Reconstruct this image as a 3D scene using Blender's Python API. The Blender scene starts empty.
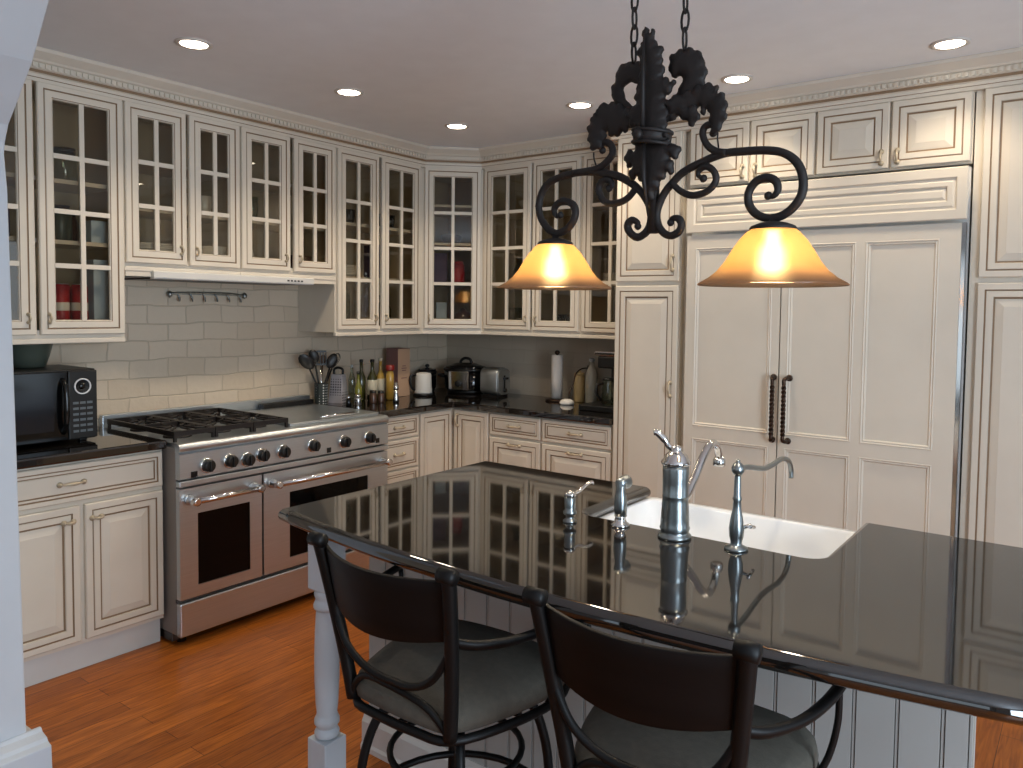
import bpy, bmesh, math, random
from mathutils import Vector, Matrix
random.seed(7)
S = bpy.context.scene
COL = S.collection
PI = math.pi

# ------------------------------------------------------------------ materials
def lin(c):
    return tuple(((x/255)/12.92 if x/255 <= .04045 else ((x/255+.055)/1.055)**2.4) for x in c)

def mat(name, rgb, rough=.5, metal=0., var=0., vscale=8., bump=0., bscale=60., stretch=None, ior=1.5, coat=0., emit=None, estr=0., alpha=1.):
    m = bpy.data.materials.new(name); m.use_nodes = True
    nt = m.node_tree; n = nt.nodes; b = n['Principled BSDF']
    c = lin(rgb)
    b.inputs['Base Color'].default_value = (*c, 1)
    b.inputs['Roughness'].default_value = rough
    b.inputs['Metallic'].default_value = metal
    b.inputs['IOR'].default_value = ior
    if coat:
        b.inputs['Coat Weight'].default_value = coat
        b.inputs['Coat Roughness'].default_value = .08
    if emit:
        b.inputs['Emission Color'].default_value = (*lin(emit), 1)
        b.inputs['Emission Strength'].default_value = estr
    tc = n.new('ShaderNodeTexCoord')
    mp = n.new('ShaderNodeMapping'); nt.links.new(tc.outputs['Object'], mp.inputs['Vector'])
    if stretch: mp.inputs['Scale'].default_value = stretch
    if var or not bump:
        t = n.new('ShaderNodeTexNoise'); t.inputs['Scale'].default_value = vscale; t.inputs['Detail'].default_value = 4
        nt.links.new(mp.outputs['Vector'], t.inputs['Vector'])
        r = n.new('ShaderNodeValToRGB'); v = max(var, .02)
        r.color_ramp.elements[0].position = .3; r.color_ramp.elements[1].position = .7
        r.color_ramp.elements[0].color = (*[x*(1-v) for x in c], 1)
        r.color_ramp.elements[1].color = (*[min(1, x*(1+v)) for x in c], 1)
        nt.links.new(t.outputs['Fac'], r.inputs['Fac']); nt.links.new(r.outputs['Color'], b.inputs['Base Color'])
    if bump:
        t2 = n.new('ShaderNodeTexNoise'); t2.inputs['Scale'].default_value = bscale; t2.inputs['Detail'].default_value = 3
        nt.links.new(mp.outputs['Vector'], t2.inputs['Vector'])
        bp = n.new('ShaderNodeBump'); bp.inputs['Strength'].default_value = bump; bp.inputs['Distance'].default_value = .004
        nt.links.new(t2.outputs['Fac'], bp.inputs['Height']); nt.links.new(bp.outputs['Normal'], b.inputs['Normal'])
    return m

def glassy(name, tint=(255,255,255), refl=1.0, rough=.02):
    m = bpy.data.materials.new(name); m.use_nodes = True
    nt = m.node_tree; n = nt.nodes; n.remove(n['Principled BSDF'])
    out = n['Material Output']
    tr = n.new('ShaderNodeBsdfTransparent'); tr.inputs['Color'].default_value = (*lin(tint), 1)
    gl = n.new('ShaderNodeBsdfGlossy'); gl.inputs['Roughness'].default_value = rough
    lw = n.new('ShaderNodeLayerWeight'); lw.inputs['Blend'].default_value = .5
    pw = n.new('ShaderNodeMath'); pw.operation = 'POWER'; pw.inputs[1].default_value = 5; nt.links.new(lw.outputs['Facing'], pw.inputs[0])
    fr = n.new('ShaderNodeMath'); fr.operation = 'MULTIPLY_ADD'; fr.inputs[1].default_value = .95; fr.inputs[2].default_value = .045; nt.links.new(pw.outputs[0], fr.inputs[0])
    mu = n.new('ShaderNodeMath'); mu.operation = 'MULTIPLY'; mu.inputs[1].default_value = refl
    mx = n.new('ShaderNodeMixShader')
    nt.links.new(fr.outputs[0], mu.inputs[0]); nt.links.new(mu.outputs[0], mx.inputs['Fac'])
    nt.links.new(tr.outputs[0], mx.inputs[1]); nt.links.new(gl.outputs[0], mx.inputs[2])
    nt.links.new(mx.outputs[0], out.inputs['Surface'])
    return m

def shade_glass(name):
    """amber glass that pales towards its clear rim"""
    m = bpy.data.materials.new(name); m.use_nodes = True
    nt = m.node_tree; n = nt.nodes; n.remove(n['Principled BSDF']); out = n['Material Output']; L = nt.links.new
    tc = n.new('ShaderNodeTexCoord'); ns = n.new('ShaderNodeTexNoise'); ns.inputs['Scale'].default_value = 16; ns.inputs['Detail'].default_value = 5
    L(tc.outputs['Object'], ns.inputs['Vector'])
    rp = n.new('ShaderNodeValToRGB')
    rp.color_ramp.elements[0].color = (.56, .335, .135, 1); rp.color_ramp.elements[1].color = (.66, .44, .20, 1)
    L(ns.outputs['Fac'], rp.inputs['Fac'])
    sp = n.new('ShaderNodeSeparateXYZ'); L(tc.outputs['Object'], sp.inputs[0])
    mr = n.new('ShaderNodeMapRange'); mr.inputs['From Min'].default_value = 1.5635-2.54; mr.inputs['From Max'].default_value = 1.604-2.54
    L(sp.outputs['Z'], mr.inputs['Value'])
    cm = n.new('ShaderNodeMix'); cm.data_type = 'RGBA'; L(mr.outputs[0], cm.inputs[0])
    cm.inputs[6].default_value = (.40, .30, .25, 1); L(rp.outputs['Color'], cm.inputs[7])
    tl = n.new('ShaderNodeBsdfTranslucent'); L(cm.outputs[2], tl.inputs['Color'])
    df = n.new('ShaderNodeBsdfDiffuse'); df.inputs['Color'].default_value = (.34, .24, .16, 1)
    rf = n.new('ShaderNodeBsdfRefraction'); rf.inputs['Roughness'].default_value = .42; rf.inputs['IOR'].default_value = 1.4; rf.inputs['Color'].default_value = (.98, .84, .62, 1)
    tp = n.new('ShaderNodeBsdfTransparent'); L(cm.outputs[2], tp.inputs['Color'])
    gl = n.new('ShaderNodeBsdfGlossy'); gl.inputs['Roughness'].default_value = .12
    def mixs(a, c, f):
        x = n.new('ShaderNodeMixShader'); x.inputs['Fac'].default_value = f
        L(a, x.inputs[1]); L(c, x.inputs[2]); return x
    m1 = mixs(tl.outputs[0], df.outputs[0], .25)
    m2 = mixs(m1.outputs[0], rf.outputs[0], .38)
    m3 = n.new('ShaderNodeMixShader')
    iv = n.new('ShaderNodeMapRange'); iv.inputs['To Min'].default_value = .55; iv.inputs['To Max'].default_value = .03; L(mr.outputs[0], iv.inputs['Value'])
    L(iv.outputs[0], m3.inputs['Fac']); L(m2.outputs[0], m3.inputs[1]); L(tp.outputs[0], m3.inputs[2])
    m4 = mixs(m3.outputs[0], gl.outputs[0], .05)
    L(m4.outputs[0], out.inputs['Surface'])
    return m

def wood_floor():
    m = bpy.data.materials.new('oak_floor'); m.use_nodes = True
    nt = m.node_tree; n = nt.nodes; b = n['Principled BSDF']; L = nt.links.new
    tc = n.new('ShaderNodeTexCoord'); mp = n.new('ShaderNodeMapping')
    mp.inputs['Rotation'].default_value = (0, 0, PI/2)
    L(tc.outputs['Object'], mp.inputs['Vector'])
    br = n.new('ShaderNodeTexBrick'); br.inputs['Scale'].default_value = 1
    br.inputs['Brick Width'].default_value = 1.1; br.inputs['Row Height'].default_value = .082
    br.inputs['Mortar Size'].default_value = .0012; br.inputs['Mortar Smooth'].default_value = .3
    br.offset = .37; br.offset_frequency = 2
    br.inputs['Color1'].default_value = (*lin((190, 112, 42)), 1); br.inputs['Color2'].default_value = (*lin((160, 90, 30)), 1)
    br.inputs['Mortar'].default_value = (*lin((58, 28, 12)), 1)
    L(mp.outputs['Vector'], br.inputs['Vector'])
    mp2 = n.new('ShaderNodeMapping'); mp2.inputs['Scale'].default_value = (22, 1.6, 1); L(tc.outputs['Object'], mp2.inputs['Vector'])
    ns = n.new('ShaderNodeTexNoise'); ns.inputs['Scale'].default_value = 3.2; ns.inputs['Detail'].default_value = 7; ns.inputs['Distortion'].default_value = 1.3
    L(mp2.outputs['Vector'], ns.inputs['Vector'])
    rp = n.new('ShaderNodeValToRGB'); rp.color_ramp.elements[0].position = .36; rp.color_ramp.elements[1].position = .68
    rp.color_ramp.elements[0].color = (.62, .54, .46, 1); rp.color_ramp.elements[1].color = (1.1, 1.08, 1.04, 1)
    L(ns.outputs['Fac'], rp.inputs['Fac'])
    mx = n.new('ShaderNodeMix'); mx.data_type = 'RGBA'; mx.blend_type = 'MULTIPLY'; mx.inputs[0].default_value = 1
    L(br.outputs['Color'], mx.inputs[6]); L(rp.outputs['Color'], mx.inputs[7])
    L(mx.outputs[2], b.inputs['Base Color'])
    b.inputs['Roughness'].default_value = .36; b.inputs['IOR'].default_value = 1.38
    bp = n.new('ShaderNodeBump'); bp.inputs['Strength'].default_value = .15; bp.inputs['Distance'].default_value = .003
    L(br.outputs['Fac'], bp.inputs['Height']); bp.invert = True
    L(bp.outputs['Normal'], b.inputs['Normal'])
    return m

def brick_wall(name, c1, c2, cm, rot, bw=.205, rh=.094, bs=.5):
    m = bpy.data.materials.new(name); m.use_nodes = True
    nt = m.node_tree; n = nt.nodes; b = n['Principled BSDF']; L = nt.links.new
    tc = n.new('ShaderNodeTexCoord'); sp = n.new('ShaderNodeSeparateXYZ'); cb = n.new('ShaderNodeCombineXYZ')
    L(tc.outputs['Object'], sp.inputs[0])
    L(sp.outputs['Y' if rot else 'X'], cb.inputs['X']); L(sp.outputs['Z'], cb.inputs['Y'])
    nd = n.new('ShaderNodeTexNoise'); nd.inputs['Scale'].default_value = 5; L(cb.outputs[0], nd.inputs['Vector'])
    ma = n.new('ShaderNodeMix'); ma.data_type = 'RGBA'; ma.blend_type = 'LINEAR_LIGHT'; ma.inputs[0].default_value = .018
    L(cb.outputs[0], ma.inputs[6]); L(nd.outputs['Color'], ma.inputs[7])
    br = n.new('ShaderNodeTexBrick'); br.inputs['Scale'].default_value = 1
    br.inputs['Brick Width'].default_value = bw; br.inputs['Row Height'].default_value = rh
    br.inputs['Mortar Size'].default_value = .0045; br.inputs['Mortar Smooth'].default_value = .6
    br.inputs['Color1'].default_value = (*lin(c1), 1); br.inputs['Color2'].default_value = (*lin(c2), 1); br.inputs['Mortar'].default_value = (*lin(cm), 1)
    L(ma.outputs[2], br.inputs['Vector']); L(br.outputs['Color'], b.inputs['Base Color'])
    n2 = n.new('ShaderNodeTexNoise'); n2.inputs['Scale'].default_value = 28; n2.inputs['Detail'].default_value = 4; L(cb.outputs[0], n2.inputs['Vector'])
    mt = n.new('ShaderNodeMath'); mt.operation = 'MULTIPLY_ADD'; mt.inputs[1].default_value = -1.4; L(br.outputs['Fac'], mt.inputs[0]); L(n2.outputs['Fac'], mt.inputs[2])
    bp = n.new('ShaderNodeBump'); bp.inputs['Strength'].default_value = bs; bp.inputs['Distance'].default_value = .006
    L(mt.outputs[0], bp.inputs['Height']); L(bp.outputs['Normal'], b.inputs['Normal'])
    b.inputs['Roughness'].default_value = .6
    return m

def dots(name, base, dot, scale, rough=.3, metal=1.):
    m = mat(name, base, rough, metal)
    nt = m.node_tree; n = nt.nodes; b = n['Principled BSDF']; L = nt.links.new
    tc = n.new('ShaderNodeTexCoord'); v = n.new('ShaderNodeTexVoronoi'); v.inputs['Scale'].default_value = scale; v.inputs['Randomness'].default_value = 0
    L(tc.outputs['Object'], v.inputs['Vector'])
    r = n.new('ShaderNodeValToRGB'); r.color_ramp.interpolation = 'CONSTANT'; r.color_ramp.elements[1].position = .32
    r.color_ramp.elements[0].color = (*lin(dot), 1); r.color_ramp.elements[1].color = (*lin(base), 1)
    L(v.outputs['Distance'], r.inputs['Fac']); L(r.outputs['Color'], b.inputs['Base Color'])
    return m

CREAM = mat('cream_glazed_paint', (214, 205, 190), .42, var=.03, vscale=5)
GLAZE = mat('brown_glaze_line', (134, 110, 84), .55)
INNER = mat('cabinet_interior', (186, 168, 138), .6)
GREYW = mat('grey_white_paint', (205, 204, 200), .5)
BEADSHADE = mat('beadboard_shaded_paint', (164, 165, 162), .5)  # island paint darkened: shade on the panel below the worktop put into its colour
JAMB = mat('pale_wall_paint', (196, 201, 206), .6)
CEILP = mat('ceiling_paint', (234, 238, 243), .8)
WALLP = mat('far_wall_paint', (170, 172, 172), .8)
FLOOR = wood_floor()
BRICK = brick_wall('painted_brick', (216, 200, 178), (206, 189, 166), (196, 180, 158), True)
BRICKB = brick_wall('painted_brick_tile', (184, 172, 154), (180, 167, 149), (176, 163, 145), False, bs=.12)
GRAN = mat('black_granite', (22, 19, 17), .045, var=.35, vscale=160, ior=1.95)
STEEL = mat('brushed_steel', (198, 205, 210), .36, 1., var=.05, vscale=6, stretch=(1, 1, 40))
STEELD = mat('dark_steel', (96, 94, 92), .4, 1.)
CHROME = mat('chrome', (214, 212, 210), .12, 1.)
NICK = mat('brushed_nickel', (146, 152, 153), .3, 1.)
PEWT = mat('pewter_pull', (186, 172, 148), .4, .25)
IRON = mat('black_wrought_iron', (26, 20, 18), .62, .1, var=.3, vscale=30, bump=.2, bscale=80)
RSIDE = mat('range_side_enamel', (132, 127, 122), .5)
CAST = mat('cast_iron', (28, 22, 20), .5, .2)
TWIST = mat('twisted_iron', (66, 52, 44), .38, .9)
BLKM = mat('black_chair_metal', (9, 8, 8), .48, .0, ior=1.32)
SLATM = mat('espresso_wood_back', (11, 6, 5), .5, ior=1.28, var=.25, vscale=3, stretch=(1, 1, 12))
SEATM = mat('taupe_fabric', (78, 73, 64), .9, var=.12, vscale=60, bump=.3, bscale=260)
BLACK = mat('black_plastic', (12, 11, 11), .4)
BLACKG = mat('black_gloss', (8, 8, 9), .1)
FROST = mat('frosted_glass', (176, 170, 156), .25, coat=.3)
OVENG = mat('oven_glass', (7, 6, 6), .05, ior=1.25)
WHITEC = mat('white_fireclay', (246, 248, 250), .12)
WHITE = mat('white_ceramic', (226, 222, 214), .25)
PAPER = mat('white_paper', (226, 216, 206), .9)
GLASS = glassy('clear_glass')
PANE = glassy('cabinet_glass', (235, 232, 225), 1.15)
BOTC = glassy('bottle_clear_glass', (214, 222, 205), 1.6)
BOTG = mat('green_oil_glass', (112, 112, 38), .1, coat=.5)
BOTD = mat('dark_olive_glass', (52, 52, 20), .1, coat=.5)
AMBER = mat('golden_oil', (176, 140, 62), .15, coat=.5)
LABELP = mat('bottle_label', (190, 182, 160), .7)
RED = mat('red_enamel', (168, 30, 40), .4)
REDCAP = mat('dark_red_cap', (120, 26, 22), .4)
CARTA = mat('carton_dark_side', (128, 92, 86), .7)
CARTB = mat('carton_front', (184, 150, 122), .7)
PURP = mat('purple_card', (86, 72, 110), .6)
BLUEP = mat('pale_blue_card', (192, 210, 226), .6)
BROWNJ = mat('brown_jar', (70, 48, 36), .3, coat=.3)
GREENG = mat('grey_green_enamel', (70, 78, 70), .35)
BEIGE = mat('beige_stoneware', (190, 164, 116), .4)
DARKG = mat('dark_glass_lid', (18, 18, 20), .08)
SHADE = shade_glass('amber_shade_glass')
BULB = mat('glowing_bulb', (255, 230, 190), .4, emit=(255, 244, 226), estr=42)
LAMPD = mat('downlight_lens', (255, 250, 240), .4, emit=(255, 240, 215), estr=14)
RINGM = mat('downlight_ring', (214, 208, 200), .4)
GRATER = dots('grater_steel', (182, 178, 184), (60, 57, 62), 62, .4, .3)
CROCKM = dots('wire_crock', (60, 66, 64), (226, 226, 220), 62, .4, .3)
WICK = mat('olive_wood', (92, 66, 40), .5, var=.2)
DIAL = mat('dial_white', (220, 220, 222), .4)
KEYS = mat('keypad_grey', (96, 104, 110), .4)
WIRE = mat('lamp_wire', (20, 16, 14), .5)

# ------------------------------------------------------------------ mesh builder
class MB:
    def __init__(s, xf=None):
        s.v = []; s.f = []; s.m = []; s.s = []; s.mats = []; s.xf = xf
    def mi(s, m):
        if m not in s.mats: s.mats.append(m)
        return s.mats.index(m)
    def av(s, pts):
        k = len(s.v)
        for p in pts:
            p = Vector(p)
            if s.xf is not None: p = s.xf @ p
            s.v.append(p)
        return k
    def poly(s, pts, m, smooth=False):
        k = s.av(pts); s.f.append(tuple(range(k, k+len(pts)))); s.m.append(s.mi(m)); s.s.append(smooth)
    def face(s, idx, m, smooth=False):
        s.f.append(tuple(idx)); s.m.append(s.mi(m)); s.s.append(smooth)
    def box(s, x0, x1, y0, y1, z0, z1, m):
        k = s.av([(x0,y0,z0),(x1,y0,z0),(x1,y1,z0),(x0,y1,z0),(x0,y0,z1),(x1,y0,z1),(x1,y1,z1),(x0,y1,z1)])
        for q in ((0,3,2,1),(4,5,6,7),(0,1,5,4),(1,2,6,5),(2,3,7,6),(3,0,4,7)):
            s.face([k+i for i in q], m)
    def prism(s, base, h, m, ms=None, smooth=False):
        h = Vector(h); n = len(base)
        a = s.av(base); b = s.av([Vector(p)+h for p in base])
        s.face([a+i for i in range(n)][::-1], m); s.face([b+i for i in range(n)], m)
        for i in range(n):
            j = (i+1) % n
            s.face([a+i, a+j, b+j, b+i], ms or m, smooth)
    def tube(s, path, r, m, seg=8, closed=False, flat=1.):
        P = [Vector(p) for p in path]; n = len(P)
        R = r if isinstance(r, (list, tuple)) else [r]*n
        T = []
        for i in range(n):
            a = P[(i-1) % n] if (closed or i > 0) else P[i]
            b = P[(i+1) % n] if (closed or i < n-1) else P[i]
            T.append((b-a).normalized())
        u = T[0].orthogonal().normalized(); rings = []
        for i in range(n):
            u = (u - T[i]*u.dot(T[i]))
            if u.length < 1e-6: u = T[i].orthogonal()
            u.normalize(); w = T[i].cross(u)
            rings.append(s.av([P[i] + (u*math.cos(2*PI*k/seg) + w*flat*math.sin(2*PI*k/seg))*R[i] for k in range(seg)]))
        for i in range(n if closed else n-1):
            a = rings[i]; b = rings[(i+1) % n]
            for k in range(seg):
                l = (k+1) % seg
                s.face([a+k, a+l, b+l, b+k], m, True)
        if not closed:
            s.face([rings[0]+k for k in range(seg)][::-1], m); s.face([rings[-1]+k for k in range(seg)], m)
    def lathe(s, prof, m, o=(0,0,0), seg=20, axis='z', ang=None, sharp=False):
        o = Vector(o); rings = []
        for r, z in prof:
            ring = []
            for k in range(seg):
                a = 2*PI*k/seg; c, d = r*math.cos(a), r*math.sin(a)
                ring.append(o + Vector({'z': (c, d, z), 'x': (z, c, d), 'y': (d, z, c), '-y': (c, -z, d)}[axis]))
            rings.append(s.av(ring))
        for a, b in zip(rings, rings[1:]):
            for k in range(seg):
                l = (k+1) % seg
                s.face([a+k, a+l, b+l, b+k], m, not sharp)
        if prof[0][0] > 1e-5: s.face([rings[0]+k for k in range(seg)][::-1], m)
        if prof[-1][0] > 1e-5: s.face([rings[-1]+k for k in range(seg)], m)
    def rings(s, x0, x1, z0, z1, y, prof, back=None, hole=False):
        """nested rectangles on a local XZ face; prof = (inset, outward height, material of the band reaching it)"""
        loops = []
        if back is not None: prof = [(0, -back, None)] + prof
        for ins, h, m in prof:
            loops.append(s.av([(x0+ins, y-h, z0+ins), (x1-ins, y-h, z0+ins), (x1-ins, y-h, z1-ins), (x0+ins, y-h, z1-ins)]))
        for (a, b, p) in zip(loops, loops[1:], prof[1:]):
            for i in range(4):
                j = (i+1) % 4
                s.face([a+i, a+j, b+j, b+i], p[2])
        if not hole: s.face([loops[-1]+i for i in range(4)], prof[-1][2])
        return loops
    def build(s, name, parent=None, bevel=0, subsurf=0, smooth=None, angle=None, weld=True):
        me = bpy.data.meshes.new(name)
        me.from_pydata([tuple(v) for v in s.v], [], s.f)
        for m in s.mats: me.materials.append(m)
        for p, mi, sm in zip(me.polygons, s.m, s.s):
            p.material_index = mi; p.use_smooth = sm if smooth is None else smooth
        bm = bmesh.new(); bm.from_mesh(me)
        if weld: bmesh.ops.remove_doubles(bm, verts=bm.verts, dist=1e-5)
        bmesh.ops.recalc_face_normals(bm, faces=bm.faces)
        bm.to_mesh(me); bm.free(); me.update()
        o = bpy.data.objects.new(name, me); COL.objects.link(o)
        if parent is not None: o.parent = parent
        if bevel:
            b = o.modifiers.new('soft_edge', 'BEVEL'); b.width = bevel; b.segments = 2; b.limit_method = 'ANGLE'; b.angle_limit = math.radians(40)
        if subsurf:
            q = o.modifiers.new('round', 'SUBSURF'); q.levels = subsurf; q.render_levels = subsurf
        return o

def tag(o, label, cat, group=None):
    o['label'] = label; o['category'] = cat
    if group: o['group'] = group
    return o
def thing(name, label, cat, loc=(0,0,0), rz=0., group=None):
    o = bpy.data.objects.new(name, None); o.empty_display_size = .1; COL.objects.link(o)
    o.location = loc; o.rotation_euler = (0, 0, rz)
    return tag(o, label, cat, group)
def struct(o):
    o['kind'] = 'structure'; return o
def smooth_path(pts, n=6):
    """Catmull-Rom through points"""
    P = [Vector(p) for p in pts]; out = []
    for i in range(len(P)-1):
        p0 = P[i-1] if i else P[i]*2-P[i+1]; p1 = P[i]; p2 = P[i+1]; p3 = P[i+2] if i+2 < len(P) else P[i+1]*2-P[i]
        for k in range(n):
            t = k/n
            out.append(.5*((2*p1)+(p2-p0)*t+(2*p0-5*p1+4*p2-p3)*t*t+(3*p1-p0-3*p2+p3)*t**3))
    out.append(P[-1]); return out
def rrect(x0, x1, y0, y1, r, n=5):
    pts = []
    for cx, cy, a0 in ((x1-r, y1-r, 0), (x0+r, y1-r, PI/2), (x0+r, y0+r, PI), (x1-r, y0+r, 1.5*PI)):
        for k in range(n+1):
            a = a0 + PI/2*k/n; pts.append((cx+r*math.cos(a), cy+r*math.sin(a)))
    return pts

# ------------------------------------------------------------------ camera
cam_d = bpy.data.cameras.new('camera'); cam = bpy.data.objects.new('camera', cam_d); COL.objects.link(cam)
yaw, pitch, roll = .6319, .0488, .0120
F = Vector((-math.sin(yaw)*math.cos(pitch), math.cos(yaw)*math.cos(pitch), -math.sin(pitch)))
R = Vector((math.cos(yaw), math.sin(yaw), 0)); U = R.cross(F)
R2 = R*math.cos(roll)+U*math.sin(roll); U2 = U*math.cos(roll)-R*math.sin(roll)
M = Matrix((( R2.x, U2.x, -F.x, 3.9129), (R2.y, U2.y, -F.y, -4.2886), (R2.z, U2.z, -F.z, 1.5035), (0, 0, 0, 1)))
cam.matrix_world = M
cam_d.sensor_fit = 'HORIZONTAL'; cam_d.sensor_width = 36; cam_d.lens = 772.97/1023*36
cam_d.shift_x = -(530.44-511.5)/1023; cam_d.shift_y = (347.31-384)/1023
cam_d.clip_start = .05
S.camera = cam

# ------------------------------------------------------------------ room
CZ = 2.54
XR, YR = 6.0, -7.4
def slab(name, x0, x1, y0, y1, z0, z1, m):
    b = MB(); b.box(x0, x1, y0, y1, z0, z1, m); return struct(b.build(name))
slab('floor', -.1, XR+.1, YR-.1, .1, -.1, 0, FLOOR)
slab('ceiling', -.1, XR+.1, YR-.1, .1, CZ, CZ+.1, CEILP)
slab('wall_left', -.12, 0, YR, 0, 0, CZ, BRICK)
slab('wall_back', -.12, XR+.1, 0, .12, 0, CZ, BRICKB)
def wall_with_hole(name, axis, c, t, a0, a1, holes, m):
    b = MB(); xs = sorted(holes)
    def bx(u0, u1, z0, z1):
        if axis == 'x': b.box(c, c+t, u0, u1, z0, z1, m)
        else: b.box(u0, u1, c, c+t, z0, z1, m)
    cur = a0
    for u0, u1, z0, z1 in xs:
        bx(cur, u0, 0, CZ); bx(u0, u1, 0, z0); bx(u0, u1, z1, CZ); cur = u1
    bx(cur, a1, 0, CZ)
    return struct(b.build(name))
RW = [(-4.7, -3.1, .30, 2.2), (-1.9, -.6, .35, 2.2)]
wall_with_hole('wall_right', 'x', XR, .12, YR, 0, RW, WALLP)
BW = [(1.2, 2.9, .3, 2.2), (3.6, 5.3, .3, 2.2)]
wall_with_hole('wall_rear', 'y', YR-.12, .12, -.12, XR+.1, BW, WALLP)
wi = 1
for kind, hs in (('x', RW), ('y', BW)):
    for u0, u1, z0, z1 in hs:
        w = MB(); t = .05
        def fb(a0, a1, b0, b1, d=.04):
            if kind == 'x': w.box(XR+.03, XR+.03+d, a0, a1, b0, b1, GREYW)
            else: w.box(a0, a1, YR-.03-d, YR-.03, b0, b1, GREYW)
        fb(u0, u0+t, z0, z1); fb(u1-t, u1, z0, z1); fb(u0+t, u1-t, z0, z0+t); fb(u0+t, u1-t, z1-t, z1)
        fb((u0+u1)/2-.02, (u0+u1)/2+.02, z0+t, z1-t); fb(u0+t, (u0+u1)/2-.02, (z0+z1)/2-.015, (z0+z1)/2+.015); fb((u0+u1)/2+.02, u1-t, (z0+z1)/2-.015, (z0+z1)/2+.015)
        struct(w.build('window_%d' % wi)); wi += 1

# archway beside the camera: profile of its edge, extruded
b = MB()
prof = [(-.0, 0), (1.232, 0), (1.236, .15), (1.177, 1.854), (1.158, 1.965), (1.166, 2.0), (1.195, 2.05), (1.272, 2.115), (1.375, 2.209), (1.494, 2.36), (1.60, CZ), (0, CZ)]
b.prism([(x, -3.82, z) for x, z in prof], (0, .52, 0), JAMB)
struct(b.build('wall_front', bevel=.006))
b = MB()
bp = [(0, 0), (.085, 0), (.082, .118), (.06, .124), (.052, .134), (.02, .142), (.012, .152), (0, .152)]
b.prism([(1.236+x-.04*z, -3.86, z) for x, z in bp], (0, .60, 0), JAMB)
b.prism([(.66, -3.30+x*.5, z) for x, z in bp], (.576, 0, 0), JAMB)
struct(b.build('baseboard_front', bevel=.003))

# downlights
DL = [(.912, -2.527), (.892, -1.703), (.863, -.873), (1.709, -.868), (2.546, -.853), (3.406, -.833)]
DLL = ['round recessed downlight nearest the arched wall, above the microwave counter',
       'round recessed downlight in the ceiling above the stainless range',
       'round recessed downlight in the ceiling before the angled corner cabinet',
       'round recessed downlight above the back counter, left of the hanging lamp leaves',
       'round recessed downlight in the ceiling just right of the hanging lamp leaves',
       'round recessed downlight above the right end of the panelled refrigerator']
for (x, y), lb, le in zip(DL, DLL, (20, 20, 20, 18, 14, 12)):
    x = 3.9129+(x-3.9129)*.975; y = -4.2886+(y+4.2886)*.975
    t = thing('ceiling_downlight', lb, 'ceiling light', (x, y, CZ), 0, 'recessed ceiling downlights')
    b = MB(); b.lathe([(.070, 0), (.069, -.005), (.056, -.007), (.051, -.003)], RINGM, seg=28); b.build('trim_ring', t)
    b = MB(); b.lathe([(.0, -.004), (.051, -.0045), (.051, -.001)], LAMPD, seg=28); b.build('lens', t)
    l = bpy.data.lights.new('downlight_lamp', 'SPOT'); l.energy = le; l.color = (1, .83, .62); l.spot_size = math.radians(128); l.spot_blend = .7; l.shadow_soft_size = .06
    o = bpy.data.objects.new('downlight_lamp', l); COL.objects.link(o); o.location = (x, y, CZ-.03)

# ------------------------------------------------------------------ cabinets
RAISED = [(0, .016, CREAM), (.004, .020, CREAM), (.027, .020, CREAM), (.0285, .0165, GLAZE), (.0325, .0165, GLAZE), (.034, .019, CREAM),
          (.056, .019, CREAM), (.058, .013, CREAM), (.061, .011, GLAZE), (.065, .011, GLAZE), (.070, .013, CREAM), (.092, .018, CREAM), (.095, .019, CREAM)]
DRAWER = [(0, .016, CREAM), (.004, .020, CREAM), (.020, .020, CREAM), (.0215, .0165, GLAZE), (.0255, .0165, GLAZE), (.027, .018, CREAM), (.034, .018, CREAM), (.035, .015, GLAZE), (.039, .015, GLAZE), (.041, .018, CREAM)]
GLASSD = [(0, .016, CREAM), (.004, .020, CREAM), (.024, .020, CREAM), (.0255, .0165, GLAZE), (.0295, .0165, GLAZE), (.031, .019, CREAM), (.056, .019, CREAM), (.058, .016, GLAZE), (.061, .014, CREAM), (.064, .004, CREAM)]
FRIDGEP = [(0, .012, CREAM), (.004, .016, CREAM)]

def pull(parent, cx, cz, yf, L=.075, vert=False, xf=None, name='handle', k=1.):
    b = MB(xf)
    for s in (-1, 1):
        p = (cx, yf, cz+s*L/2) if vert else (cx+s*L/2, yf, cz)
        b.lathe([(.011*k, 0), (.012*k, .004), (.006*k, .007), (.005*k, .018), (.0, .02)], PEWT, p, 10, '-y')
    n = 7; path = []
    for i in range(n):
        a = -1+2*i/(n-1); off = a*L/2; y = yf-.014-.010*(1-a*a)
        path.append((cx, y, cz+off) if vert else (cx+off, y, cz))
    b.tube(path, [q*k for q in (.0035, .0045, .006, .0075, .006, .0045, .0035)], PEWT, 8)
    return b.build(name, parent)

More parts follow.
